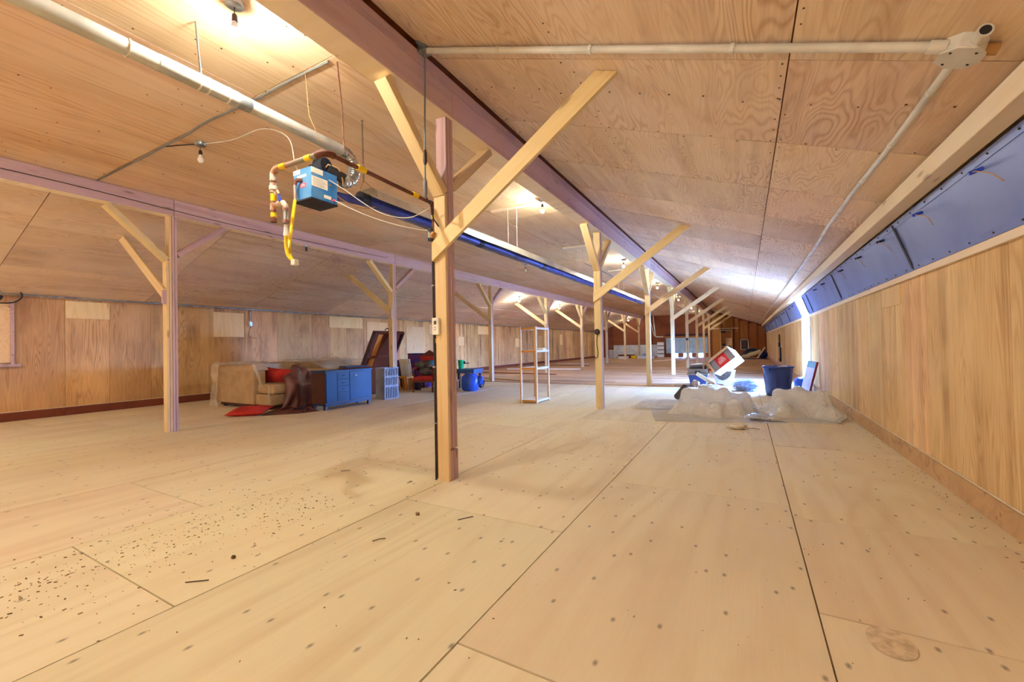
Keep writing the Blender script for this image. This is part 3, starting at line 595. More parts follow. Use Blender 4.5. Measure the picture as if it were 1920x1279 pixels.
# ------------------------------------------------------------------ gas pipe
t = thing('gas_pipe', (-2.7, 2.66, 2.0), 'rusty gas pipe with yellow bands and a yellow hose by the heater', 'pipe')
MB().tube([(-2.70, 3.25, 2.735), (-2.70, 2.12, 2.765)], .017, 12).build('long_run', 'rusty_pipe', t, True)
MB().tube([(-2.76, 2.064, 2.767), (-3.28, 2.064, 2.775)], .019, 12).build('cross_run', 'steel_pipe', t, True)
MB().tube([(-2.70, 2.14, 2.765)] + arc((-2.76, 2.124, 2.767), .06, 0, -math.pi / 2, (1, 0, 0), (0, 1, 0), 6) + [(-2.8, 2.064, 2.767)], .026, 12).build('elbow', 'rusty_pipe', t, True)
MB().tube([(-3.25, 2.064, 2.775), (-3.31, 2.064, 2.772), (-3.345, 2.064, 2.745), (-3.347, 2.064, 2.68)], .027, 12).build('elbow', 'red_fitting', t, True)
MB().tube([(-3.347, 2.064, 2.70), (-3.347, 2.064, 2.36)], .019, 12).build('drop_leg', 'steel_pipe', t, True)
for z0, z1, r, mt, nm in [(2.585, 2.665, .027, 'red_fitting', 'union'), (2.61, 2.64, .032, 'label_white', 'union_nut'), (2.44, 2.50, .026, 'red_fitting', 'tee'), (2.345, 2.375, .025, 'rusty_pipe', 'end_cap')]:
    MB().tube([(-3.347, 2.064, z0), (-3.347, 2.064, z1)], r, 12).build(nm, mt, t, True)
for p, q in [((-3.347, 2.064, 2.515), (-3.347, 2.064, 2.575)), ((-3.347, 2.064, 2.385), (-3.347, 2.064, 2.42)), ((-2.86, 2.064, 2.768), (-2.93, 2.064, 2.769)), ((-3.18, 2.064, 2.774), (-3.25, 2.064, 2.775)), ((-2.70, 2.36, 2.76), (-2.70, 2.44, 2.757)), ((-2.70, 3.0, 2.742), (-2.70, 3.07, 2.74))]:
    MB().tube([p, q], .0235, 12).build('yellow_band', 'yellow', t, True)
MB().tube([(-3.347, 2.064, 2.47), (-3.27, 2.064, 2.485), (-3.215, 2.064, 2.48), (-3.19, 2.064, 2.45), (-3.188, 2.064, 2.41)], .022, 12).build('branch_elbow', 'red_fitting', t, True)
MB().tube([(-3.188, 2.064, 2.43), (-3.188, 2.064, 2.31)], .018, 12).build('branch_pipe', 'galvanised', t, True)
for z in (2.42, 2.325): MB().tube([(-3.188, 2.064, z - .012), (-3.188, 2.064, z + .012)], .025, 12).build('branch_collar', 'steel_pipe', t, True)
MB().tube([(-3.188, 2.064, 2.30), (-3.188, 2.064, 2.21)], [.012, .02], 6).build('hose_nut', 'label_white', t)
v = MB().tube([(-3.33, 2.064, 2.57), (-3.27, 2.05, 2.58), (-3.25, 2.05, 2.55)], .012, 8).build('gas_valve', 'red_fitting', t, True)
MB().tube([(-3.25, 2.05, 2.555), (-3.235, 2.05, 2.49)], [.008, .012], 6).build('valve_handle', 'blue_handle', v)
hp = [(-3.188, 2.064, 2.22), (-3.188, 2.064, 2.13), (-3.165, 2.064, 2.06), (-3.12, 2.07, 2.025), (-3.09, 2.09, 2.03), (-3.085, 2.11, 2.1), (-3.10, 2.13, 2.25), (-3.19, 2.2, 2.50), (-3.33, 2.3, 2.60), (-3.52, 2.42, 2.70)]
# hose hangs from the box inlet down past the drop leg and back up to the nut
hin = Vector((-3.70, 2.44, 2.86))
hp = [(-3.188, 2.064, 2.225), (-3.188, 2.064, 2.12), (-3.16, 2.064, 2.045), (-3.13, 2.08, 2.01), (-3.17, 2.09, 2.04), (-3.236, 2.12, 2.144), (-3.326, 2.2, 2.316), (-3.444, 2.3, 2.498), (-3.568, 2.4, 2.663)]
MB().tube(smoothpts(hp), .014, 10).build('yellow_hose', 'yellow', t, True)
MB().box((-3.115, 2.05, 1.965), (-3.065, 2.09, 2.01)).build('hose_tag', 'label_white', t, bevel=.005)
MB().tube([(-3.565, 2.40, 2.655), (-3.61, 2.43, 2.76), (-3.632, 2.44, 2.84)], .013, 10).build('inlet_pipe', 'steel_pipe', t, True)
MB().tube([(-3.632, 2.44, 2.83), (-3.632, 2.445, 2.86), (-3.62, 2.46, 2.88), (-3.61, 2.50, 2.89)], .02, 10).build('inlet_elbow', 'rusty_pipe', t, True)
MB().tube([(-2.70, 3.25, 2.735), (-2.70, 3.275, 2.735), (-2.70, 3.295, 2.70), (-2.70, 3.30, 2.62)], .024, 10).build('elbow', 'rusty_pipe', t, True)
MB().tube([(-2.70, 3.30, 2.64), (-2.70, 3.30, 0)], .016, 10).build('riser', 'rusty_pipe', t, True)
for z0, z1 in ((2.58, 2.63), (1.34, 1.385)): MB().tube([(-2.70, 3.30, z0), (-2.70, 3.30, z1)], .019, 10).build('yellow_band', 'yellow', t, True)
tag(MB().tube([(-3.05, 2.463, 3.795), (-3.0, 2.46, 3.4), (-2.95, 2.44, 3.0), (-2.70, 2.43, 2.79)], .006, 7).build('hanger_rod', 'rusty_pipe', None, True), 'thin rusty rod holding up the gas pipe', 'rod')
tag(MB().tube([(-3.40, 2.40, 3.795), (-3.38, 2.42, 3.4), (-3.34, 2.5, 3.2)], .003, 5).build('hanger_wire', 'cable_tan', None, True), 'thin wire hanging from the ceiling beside the gas pipe rod', 'wire')
# cables, boxes and thermostat on the nearest middle post
FP = YP[0] - .085
t = thing('switch_box', (-2.68, FP - .05, 2.33), 'black switch box on the nearest middle post above the brace end', 'switch box')
MB().box((-2.70, FP - .035, 2.34), (-2.655, FP - .002, 2.47)).build('box_body', 'cable_black', t, bevel=.004)
MB().box((-2.69, FP - .042, 2.37), (-2.668, FP - .035, 2.43)).build('switch_plate', 'galvanised', t, bevel=.002)
MB().tube([(-2.655, FP - .02, 2.40), (-2.63, FP - .02, 2.39)], .035, 6).build('angle_cover', 'tan_box', t)
t = thing('power_cable', (-2.685, FP, 0), 'black cable running down the nearest middle post to the floor', 'cable')
MB().tube([(-2.672, FP + .0, 2.34), (-2.672, FP + .005, 1.6), (-2.668, FP, .9), (-2.672, FP + .002, 0)], .009, 8).build('cable_run', 'cable_black', t, True)
for z in (1.9, 1.1, .55): MB().box((-2.684, FP - .012, z), (-2.655, FP + .012, z + .012)).build('staple', 'galvanised', t)
t = thing('thermostat', (-2.63, FP - .03, 1.41), 'white thermostat with a small screen on the nearest middle post', 'thermostat')
MB().box((-2.665, FP - .035, 1.42), (-2.585, FP - .001, 1.585)).build('housing', 'label_white', t, bevel=.006)
MB().box((-2.64, FP - .038, 1.52), (-2.61, FP - .034, 1.555)).build('screen', 'thermo_screen', t)
for z in (1.465, 1.485): MB().box((-2.632, FP - .038, z), (-2.618, FP - .034, z + .01)).build('button', 'crate_grey', t)
t = thing('extension_outlet', (-2.59, YP[1] - .11, 1.4), 'round black outlet with a hanging cord on the second middle post', 'outlet')
MB().lathe([(.055, 0), (.06, .015), (.045, .035), (.0001, .037)], (-2.59, YP[1] - .087, 1.545), 18, (0, -1, 0)).build('outlet_body', 'bakelite', t, True)
MB().tube(smoothpts([(-2.59, YP[1] - .1, 1.50), (-2.60, YP[1] - .1, 1.3), (-2.58, YP[1] - .1, 1.12), (-2.60, YP[1] - .1, 1.03), (-2.66, YP[1] - .1, 1.025)]), .007, 6).build('cord', 'cable_black', t, True)
t = thing('extension_outlet', (-2.59, YP[4] - .11, 1.4), 'round dark outlet with a hanging cord on the fifth middle post', 'outlet')
MB().lathe([(.07, 0), (.07, .02), (.0001, .037)], (-2.59, YP[4] - .087, 1.47), 14, (0, -1, 0)).build('outlet_body', 'bakelite', t, True)
MB().tube([(-2.59, YP[4] - .1, 1.42), (-2.57, YP[4] - .1, .8), (-2.62, YP[4] - .1, .4)], .01, 6).build('cord', 'cable_black', t, True)

# ------------------------------------------------------------------ bulbs
def bulb(x, y, zc, lit, label, dx=0):
    t = thing('pendant_bulb', (x, y, zc - .27), label, 'light bulb', 'bare bulbs hanging from the ceiling')
    MB().lathe([(.058, 0), (.058, -.035), (.05, -.042), (.0001, -.044)], (x, y, zc), 18).build('ceiling_box', 'galvanised', t, True)
    MB().tube([(x, y, zc - .04), (x, y, zc - .10)], .003, 6).build('cord', 'cable_black', t)
    MB().lathe([(.012, 0), (.018, -.008), (.02, -.05), (.018, -.055)], (x, y, zc - .095), 14).build('socket', 'bakelite', t, True)
    z = zc - .15
    if lit: MB().lathe([(.014, 0), (.018, -.015), (.028, -.038), (.034, -.052), (.034, -.056), (.0001, -.056)], (x, y, z), 16).build('bulb_base_shield', 'white_paint', t, True); MB().lathe([(.0305, -.0565), (.030, -.072), (.022, -.09), (.010, -.098), (.0001, -.1)], (x, y, z), 16).build('glass_bulb', 'bulb_lit', t, True)  # opaque base and flange shaped to keep lamp light off the ceiling above
    else: MB().lathe([(.014, 0), (.017, -.015), (.026, -.035), (.031, -.055), (.030, -.072), (.022, -.09), (.010, -.098), (.0001, -.1)], (x, y, z), 16).build('glass_bulb', 'bulb_off', t, True)
mid = [(-3.14, 1.668, 'lit bare bulb at the top picture edge beside the vent duct'), (-2.97, 6.52, 'lit bare bulb beyond the nearest middle post'), (-3.10, 12.5, 'lit bare bulb between the second and third middle posts'), (-3.13, 18.15, 'lit bare bulb beyond the third middle post'), (-3.07, 24.0, 'lit bare bulb beyond the fourth middle post'), (-3.1, 30.5, 'lit bare bulb beyond the sixth middle post'), (-3.3, 37.2, 'lit bare bulb of the middle row nearest the end wall'), (-3.1, -3.2, 'added bare fill bulb behind the viewer')]  # the last entry is an unseen bulb added for fill light
for x, y, l in mid: bulb(x, y, ZF - .0, True, l)
for y, l in [(17.2, 'lit bare bulb on the left slope past the wire shelf'), (22.0, 'second lit bare bulb on the left slope past the wire shelf'), (31.5, 'third lit bare bulb on the left slope, toward the end wall'), (38.0, 'lit bare bulb on the left slope closest to the end wall'), (-2.6, 'added bare fill bulb on the left slope behind the viewer'), (-.5, 'lit bare bulb on the left slope outside the left picture edge')]:  # the one behind the viewer is added for fill light
    bulb(-9.1 if y > 0 else -9.4, y, zl(-9.1 if y > 0 else -9.4), True, l)
bulb(-5.645, 2.594, ZF, False, 'unlit bulb hanging from a round box left of the heater'); bulb(-5.845, 11.5, ZF, False, 'unlit bulb on the flat ceiling far behind the heater tube')
bulb(-.6, -2.4, zr(-.6), True, 'added bare fill bulb on the right slope behind the viewer'); bulb(-5.8, -2.6, ZF, True, 'added bare fill bulb in the middle of the flat ceiling behind the viewer'); bulb(-9.4, -4.6, zl(-9.4), True, 'added bare fill bulb on the left slope nearest the front wall'); bulb(.5, -4.8, zr(.5), True, 'added bare fill bulb on the right slope nearest the front wall')  # four unseen bulbs added behind the viewer as fill light
t = thing('lamp_socket', (-8.33, 5.75, 3.42), 'empty dark lamp socket under the left beam', 'lamp socket')
MB().lathe([(.05, 0), (.045, -.03), (.0001, -.03)], (-8.18, 5.75, 3.525), 14).build('base', 'galvanised', t, True); MB().lathe([(.018, 0), (.022, -.05), (.02, -.09), (.0001, -.09)], (-8.18, 5.75, 3.495), 12).build('socket', 'bakelite', t, True)
# ceiling cables
def cable(name, pts, r, mat, label): tag(MB().tube(smoothpts(pts, 5), r, 7).build(name, mat, None, True), label, 'cable')
jit = random.Random(5)
cable('ceiling_cable', [(-8.1 + .5 * i, 2.40 + jit.uniform(-.015, .015), 3.788) for i in range(11)], .011, 'cable_grey', 'grey cable stapled across the flat ceiling from left beam to middle beam')
cable('ceiling_cable', [(-2.765, y, 3.785 + jit.uniform(-.004, .004)) for y in (-5.5, -2, .5, 1.4, 2.4, 3.5, 5, 8, 12, 18, 25, 33, 39.8)], .01, 'cable_grey', 'grey cable following the middle beam along the flat ceiling')
cable('ceiling_cable', [(-5.60, 2.62, 3.785), (-5.2, 2.72, 3.77), (-4.6, 2.72, 3.74), (-4.0, 2.62, 3.45), (-3.80, 2.56, 3.12), (-3.70, 2.53, 3.0)], .005, 'cable_white', 'white cable hanging from the unlit bulb box to the heater')
cable('ceiling_cable', [(-5.70, 2.58, 3.785), (-5.9, 2.5, 3.79), (-6.1, 2.42, 3.79)], .006, 'cable_black', 'short black cable from the unlit bulb box to the cross cable')
cable('ceiling_cable', [(-8.115, y, 3.62 + .03 * math.sin(y)) for y in (-5.5, -2, 0, 2, 4, 6, 8)], .005, 'cable_black', 'thin black cable along the side of the left beam')
cable('span_wire', [(-10.9, 8.6, 3.0), (-10.6, 12.5, 3.05), (-10.5, 17.5, 3.08), (-10.4, 25, 3.12), (-10.4, 36, 3.14)], .007, 'cable_white', 'thin pale wire strung under the left slope')
cable('ceiling_cable', [(-2.90, 8.5, 3.0), (-2.88, 10.5, 3.0), (-2.86, 13.2, 3.02), (-2.86, 18.2, 3.05), (-2.86, 28, 3.1)], .012, 'cable_grey', 'grey pipe strung between the middle posts beyond the second one')
# conduit along the left eave with an outlet drop
t = thing('conduit', (-12.5, 17, 2.52), 'thin grey conduit running along the top of the left wall', 'conduit')
MB().tube([(-12.5, Y0 + .02, 2.485), (-12.5, 39.9, 2.485)], .017, 10).build('pipe', 'galvanised', t, True)
for y in range(-5, 39, 2): MB().box((-12.515, y + .02, 2.465), (-12.485, y + .05, 2.507)).build('clip', 'galvanised', t)
t = thing('wall_outlet', (-12.6, 7.05, 1.98), 'grey outlet box on a short conduit drop beside the pale patch', 'outlet')
MB().tube([(-12.52, 7.02, 2.47), (-12.59, 7.03, 2.44), (-12.60, 7.03, 2.14)], .014, 8).build('drop_pipe', 'galvanised', t, True)
MB().box((-12.62, 6.985, 2.0), (-12.56, 7.075, 2.15)).build('outlet_box', 'pvc_white', t, bevel=.006)
MB().box((-12.559, 7.0, 2.02), (-12.554, 7.06, 2.12)).build('cover_plate', 'galvanised', t)
MB().tube(smoothpts([(-12.57, 7.03, 2.0), (-12.56, 6.95, 1.75), (-12.56, 7.05, 1.68), (-12.56, 7.2, 1.66)]), .005, 6).build('loose_wire', 'cable_black', t, True)
t = thing('cord_loop', (-12.5, 2.45, 2.2), 'black cord loop with a plug hanging from the left conduit', 'cord')
MB().tube(smoothpts([(-12.48, 2.25, 2.40), (-12.47, 2.2, 2.5), (-12.46, 2.5, 2.56), (-12.46, 2.58, 2.45), (-12.47, 2.45, 2.32), (-12.48, 2.15, 2.30), (-12.48, 1.9, 2.32)]), .012, 8).build('cord', 'cable_black', t, True)
MB().lathe([(.02, 0), (.035, .03), (.03, .09), (.0001, .1)], (-12.48, 2.28, 2.36), 12, (0, .4, 1)).build('plug', 'black', t, True)
for i, (x, y, l) in enumerate([(-10.6, 2.45, 'small white hook ring on the left slope left of the near post'), (-10.55, 4.6, 'small white hook ring on the left slope right of the near post')]):
    z = zl(x) - .012; tag(MB().tube([Vector((x + .022 * math.cos(a), y + .022 * math.sin(a), z - .02)) for a in [j * .7 for j in range(10)]], .006, 6).build('hook_ring', 'socket_white', None, True), l, 'hook')

# thrown sheets: a small mass-spring settling in numpy (sheet falls over lumps and boxes, buckles and creases)
import numpy as np
def settle(P0, lu, lv, balls, boxes=(), pins=None, steps=170, its=10, bend=.12, wall=None):
    """P0 (n, m, 3) start, lu/lv rest spacing; balls (x, y, z, r); boxes (min, max) corners"""
    x = np.array(P0, float); v = np.zeros_like(x); dt = 1 / 50
    diag = math.hypot(lu, lv); cons = [((1, 0), lu, .5), ((0, 1), lv, .5), ((1, 1), diag, .3), ((1, -1), diag, .3), ((3, 0), 3 * lu, bend), ((0, 3), 3 * lv, bend)]
    fix = x[pins].copy() if pins is not None else None
    for st in range(steps):
        v[..., 2] -= 9.8 * dt; v *= .96; p = x + v * dt
        for it in range(its):
            for (a, b), L, k in cons:
                if b >= 0: A = p[:p.shape[0] - a, :p.shape[1] - b]; B = p[a:, b:]
                else: A = p[:p.shape[0] - a, -b:]; B = p[a:, :b]
                d = B - A; l = np.sqrt((d * d).sum(-1, keepdims=True)) + 1e-9; c = d * (k * .5 * (l - L) / l)
                if a == 3 or b == 3: c = np.where(l < L, c, 0 * c)
                A += c; B -= c
            for bx_, by_, bz_, r in balls:
                d = p - (bx_, by_, bz_); l = np.sqrt((d * d).sum(-1, keepdims=True)) + 1e-9; p += np.where(l < r, d / l * (r - l), 0)
            for lo, hi in boxes:
                lo_, hi_ = np.array(lo), np.array(hi); ins = ((p > lo_) & (p < hi_)).all(-1)
                if ins.any():
                    q = p[ins]; dep = np.stack([hi_[0] - q[:, 0], q[:, 1] - lo_[1], hi_[2] - q[:, 2]], 1); k = dep.argmin(1); r_ = np.arange(len(q))
                    q[r_[k == 0], 0] = hi_[0]; q[r_[k == 1], 1] = lo_[1]; q[r_[k == 2], 2] = hi_[2]; p[ins] = q
            p[..., 2] = np.maximum(p[..., 2], .006)
            if wall is not None: p[..., 0] = np.minimum(p[..., 0], wall)
            if pins is not None: p[pins] = fix
        v = (p - x) / dt; low = p[..., 2] < .012; v[low] *= .2
        for bx_, by_, bz_, r in balls:
            d = p - (bx_, by_, bz_); v[((d * d).sum(-1) < (r + .01) ** 2)] *= .55
        sp = np.sqrt((v * v).sum(-1, keepdims=True)); v *= np.minimum(1, 3.0 / (sp + 1e-9)); x = p
    return x
def flat_sheet(c, sx, sy, nx, ny, ang, z, seed):
    P = np.zeros((nx + 1, ny + 1, 3))
    for i in range(nx + 1):
        for j in range(ny + 1):
            x, y = (i / nx - .5) * sx, (j / ny - .5) * sy; k = 1 + .22 * mn.noise(Vector((x * 1.3, y * 1.3, seed))); x *= k; y *= k
            P[i, j] = (c[0] + x * math.cos(ang) - y * math.sin(ang), c[1] + x * math.sin(ang) + y * math.cos(ang), z + .16 * mn.noise(Vector((x * 3, y * 3, seed))) + .06 * mn.noise(Vector((x * 8, y * 8, seed))))
    return P
def sheet_object(name, g, mat, label, cat, group=None, solid=0):
    nx, ny = g.shape[0] - 1, g.shape[1] - 1; mb = MB(); mb.v = [Vector(p) for p in g.reshape(-1, 3)]
    mb.f = [(i * (ny + 1) + j, (i + 1) * (ny + 1) + j, (i + 1) * (ny + 1) + j + 1, i * (ny + 1) + j + 1) for i in range(nx) for j in range(ny)]
    o = mb.build(name, mat, None, solid=solid)
    for p in o.data.polygons: p.use_smooth = True
    m = o.modifiers.new('sub', 'SUBSURF'); m.levels = 1; m.render_levels = 1
    return tag(o, label, cat, group)

# ------------------------------------------------------------------ furniture by the left wall
def cushion(mb, c, ax, sz, puff, seed=0, n=16):
    c = Vector(c); u, w, d = [Vector(a).normalized() for a in ax]
    def f(sg):
        def g(a, b):
            x, y = 2 * a - 1, 2 * b - 1; e = max(0, (1 - x * x)) ** .55 * max(0, (1 - y * y)) ** .55
            pin = 1 - .10 * (1 - abs(x)) * abs(y) ** 3 - .0; pin2 = 1 - .10 * (1 - abs(y)) * abs(x) ** 3
            z = puff * e + .012 * e * mn.noise(Vector((x * 3, y * 3, seed)))
            return c + u * (x * sz[0] / 2 * pin2) + w * (y * sz[1] / 2 * pin) + d * (sg * z)
        return g
    mb.grid(f(1), n, n); mb.grid(lambda a, b: f(-1)(b, a), n, n); return mb
# sofa: outer arm toward the viewer, seat facing the middle of the room
t = thing('sofa', (-10, 6.1, 0), 'beige sofa under clear wrap with its arm toward the viewer', 'sofa')
MB().box((-11.0, 5.42, .09), (-8.99, 7.05, .33)).build('seat_base', 'beige_fabric', t, bevel=.03)
MB().box((-10.5, 5.46, .335), (-8.94, 6.24, .55)).build('seat_cushion', 'beige_fabric', t, bevel=.05); MB().box((-10.5, 6.25, .335), (-8.94, 7.02, .55)).build('seat_cushion', 'beige_fabric', t, bevel=.05)
MB().box((-11.05, 5.36, .10), (-9.52, 5.64, .86)).build('arm', 'beige_fabric', t, bevel=.02)
MB().hexa([(-11.06, 5.34, .80), (-9.47, 5.34, .84), (-9.47, 5.72, .84), (-11.06, 5.72, .80), (-11.0, 5.40, .93), (-9.58, 5.40, 1.02), (-9.58, 5.66, 1.02), (-11.0, 5.66, .93)]).build('arm_pad', 'beige_fabric', t, bevel=.05)
MB().box((-11.08, 5.64, .10), (-10.5, 7.05, .98)).build('backrest', 'beige_fabric', t, bevel=.06)
MB().box((-10.95, 5.41, .04), (-9.05, 5.46, .10)).build('plinth', 'cabinet_side', t)
for x in (-10.9, -9.15):
    for y in (5.5, 6.95): MB().box((x - .04, y - .04, 0), (x + .04, y + .04, .1)).build('leg', 'black', t)
def crumple(fn, amp, fr, sd):
    def g(a, b):
        p = Vector(fn(a, b)); q = p * fr + Vector((sd, 0, 0))
        return p + Vector((mn.noise(q), mn.noise(q + Vector((9, 0, 0))), mn.noise(q + Vector((0, 9, 0))))) * amp
    return g
MB().grid(crumple(lambda a, b: (-11.12 + .28 * a, 5.325 - .05 * math.sin(a * 9) * b - .06 * b, 1.0 - .97 * b), .07, 6, 1), 14, 22).build('wrap_drape', 'cling_wrap', t, True)
MB().grid(crumple(lambda a, b: (-11.08 + 1.62 * a, 5.30 + .42 * b, 1.035 + .02 * a - .06 * (2 * b - 1) ** 4), .02, 8, 3), 24, 8).build('wrap_top', 'cling_wrap', t, True)
MB().grid(crumple(lambda a, b: (-9.50 + .12 * a + .3 * b, 5.33, 1.0 - .50 * b), .03, 8, 5), 6, 12).build('wrap_corner', 'cling_wrap', t, True)
MB().grid(crumple(lambda a, b: (-8.92 - .05 * a, 5.36 - .01 * a, .56 - .54 * b), .015, 12, 6), 3, 14).build('wrap_strip', 'cling_wrap', t, True)
tag(cushion(MB(), (-9.62, 5.92, .70), ((.9, .35, -.12), (.15, -.12, .98), (.3, -.92, .0)), (.98, .40), .11, 2).build('cushion', 'red_fabric', None, True), 'red cushion lying on the wrapped sofa', 'cushion', 'red cushions')
tag(cushion(MB(), (-8.80, 4.88, .085), ((.74, .55, .02), (-.55, .74, .12), (0, -.15, 1)), (.72, .56), .085, 4).build('cushion', 'red_fabric', None, True), 'red cushion lying on the floor in front of the sofa', 'cushion', 'red cushions')
# brown satin cover sliding from the sofa to the floor
nx, ny = 66, 42; P = np.zeros((nx + 1, ny + 1, 3)); dv = Vector((.80, -.60, 0)); sv = Vector((.60, .80, 0))
for i in range(nx + 1):
    for j in range(ny + 1):
        a_, b_ = i / nx, j / ny - .5; q = Vector((-9.55, 6.42, 1.02 - .22 * max(0, 1 - a_ * 8))) + dv * (1.75 * a_) + sv * (b_ * (.55 + .25 * a_)); q.z += .05 * math.sin(b_ * 22 + 2 * a_) + .06 * mn.noise(Vector((a_ * 6, b_ * 6, 3))); P[i, j] = q
pin = np.zeros((nx + 1, ny + 1), bool); pin[0, :] = True
g = settle(P, 2.05 / nx, 1.05 / ny, [(-9.30, 6.22, .84, .12), (-9.02, 6.02, .80, .10), (-8.95, 5.80, .66, .10), (-9.12, 6.3, .80, .10), (-8.80, 5.86, .50, .10)], [((-11, 5.40, -1), (-8.93, 7.0, .56)), ((-8.25, 5.80, -1), (-7.70, 7.1, .86))], pin, 150, 8)
sheet_object('sofa_cover', g, 'brown_satin', 'crumpled brown satin cover sliding off the sofa onto the floor', 'cloth', None, .006)
# second wrapped sofa behind the cabinet
t = thing('sofa', (-10, 8, 0), 'second wrapped sofa, only its top showing behind the dark cabinet', 'sofa')
MB().box((-11.1, 7.2, .08), (-9.3, 8.95, .50)).build('seat_base', 'beige_fabric', t, bevel=.04); MB().box((-11.1, 7.2, .5), (-10.55, 8.95, .97)).build('backrest', 'beige_fabric', t, bevel=.06)
MB().box((-11.1, 7.15, .08), (-9.3, 7.40, .80)).build('arm', 'beige_fabric', t, bevel=.06); MB().box((-11.1, 8.75, .08), (-9.3, 8.99, .80)).build('arm', 'beige_fabric', t, bevel=.06)
for x in (-10.9, -9.45):
    for y in (7.3, 8.85): MB().box((x - .04, y - .04, 0), (x + .04, y + .04, .085)).build('leg', 'black', t)
MB().grid(crumple(lambda a, b: (-11.12 + 1.8 * b, 7.05 + 1.95 * a, 1.03 - .2 * b * b), .05, 5, 8), 24, 16).build('wrap_top', 'cling_wrap', t, True)
# sideboard
t = thing('cabinet', (-7.95, 6.45, 0), 'low dark cabinet with a blue daylight sheen painted on its doors and drawers', 'cabinet')
MB().box((-8.19, 5.83, .13), (-7.74, 7.09, .80)).build('carcass', 'cabinet_side', t, bevel=.004); MB().box((-8.20, 5.82, .80), (-7.71, 7.10, .84)).build('top', 'cabinet_blue_sheen', t, bevel=.004)
dx0, dx1 = -7.741, -7.722
MB().box((dx0, 5.85, .16), (dx1, 6.12, .785)).build('door', 'cabinet_blue_sheen', t, bevel=.004)
d = MB().box((dx0, 6.455, .16), (dx1, 7.06, .785)).build('door', 'cabinet_blue_sheen', t, bevel=.004); MB().lathe([(.016, 0), (.018, .012), (.0001, .016)], (dx1, 6.62, .70), 12, (1, 0, 0)).build('knob', 'label_white', d, True)
for z0, z1 in ((.16, .36), (.365, .49), (.495, .635), (.64, .785)):
    d = MB().box((dx0, 6.125, z0), (dx1, 6.445, z1)).build('drawer', 'cabinet_blue_sheen', t, bevel=.004)
    if z0 > .2: MB().box((dx1, 6.25, (z0 + z1) / 2 - .008), (dx1 + .015, 6.32, (z0 + z1) / 2 + .012)).build('handle', 'black', d, bevel=.004)
MB().box((-8.17, 5.84, .09), (-7.73, 7.08, .135)).build('skirt', 'cabinet_blue_sheen', t)
for x in (-8.15, -7.78):
    for y in (5.87, 7.03): MB().box((x - .03, y - .03, 0), (x + .03, y + .03, .1)).build('leg', 'cabinet_side', t)
tag(board('wooden_leaf', (-8.12, 6.5, .86), (-7.74, 7.16, .862), .36, .022, 'mahogany', None, (.86, -.5, 0)), 'dark loose panel lying on the dark cabinet', 'panel'); tag(MB().obox((-7.98, 6.80, .889), ((.2, .98, 0), (.98, -.2, 0), (0, 0, 1)), (.56, .34, .028)).build('loose_tray', 'cabinet_blue_sheen', None, bevel=.004), 'thin blue tray lying on top of the dark loose panel', 'tray')
# crates
for k, (z0, z1, nm) in enumerate(((0.0, .335, 'bottom'), (.338, .575, 'middle'), (.578, .80, 'top'))):
    t = thing('slatted_crate', (-8.08, 7.92, z0), f'{nm} grey slatted plastic crate of the stack beside the left post', 'crate', 'stacked grey crates')
    MB().box((-8.24, 7.69, z0), (-7.93, 8.17, z0 + .02)).build('floor_plate', 'crate_grey', t)
    MB().box((-8.24, 7.68, z0), (-7.935, 7.695, z1)).build('end_panel', 'crate_grey', t); MB().box((-8.24, 8.155, z0), (-7.935, 8.17, z1)).build('end_panel', 'crate_grey', t); MB().box((-8.25, 7.69, z0), (-8.235, 8.16, z1)).build('back_panel', 'crate_grey', t)
    for i in range(8): MB().box((-7.945, 7.70 + i * .059, z0), (-7.925, 7.725 + i * .059, z1)).build('slat', 'crate_grey', t)
    MB().box((-7.95, 7.68, z1 - .025), (-7.92, 8.17, z1)).build('rim', 'crate_grey', t)
    MB().box((-8.22, 7.71, z0 + .02), (-7.96, 8.14, z1 - .03)).build('inner_load', 'soot_black', t)
# framed panel leaning on the second left post
t = thing('table_leaf', (-8.9, 8.2, .0), 'dark red framed panel leaning on the second left post above the crates', 'panel')
A = Vector((-9.28, 7.72, 0)); B = Vector((-8.335, 7.72, 1.75)); u = (B - A).normalized(); w = Vector((0, 1, 0)); n = u.cross(w).normalized(); Lp = (B - A).length; Wp = 1.08
if n.x < 0: n = -n
c0 = A + w * Wp / 2 + u * Lp / 2
MB().obox(c0, (u, w, n), (Lp, Wp, .015)).build('panel_face', 'mahogany', t)
for q in (0, Wp - .05): MB().obox(A + w * (q + .025) + u * Lp / 2 + n * .03, (u, w, n), (Lp, .05, .08)).build('frame_rail', 'cabinet_side', t)
for q in (.03, Lp * .62, Lp - .03): MB().obox(A + w * Wp / 2 + u * q + n * .025, (u, w, n), (.045, Wp - .1, .06)).build('cross_rail', 'mahogany', t)
MB().obox(A + w * .30 + u * (Lp * .5) - n * -.009, (u, w, n), (Lp * .9, .16, .004)).build('stain_stripe', 'orange_pine', t)
MB().tube([B + w * .40 + Vector((0, 0, .02)), B + w * .46 + Vector((0, 0, .07)), B + w * .58 + Vector((0, 0, .05))], .014, 8).build('clamp', 'bark', t, True)
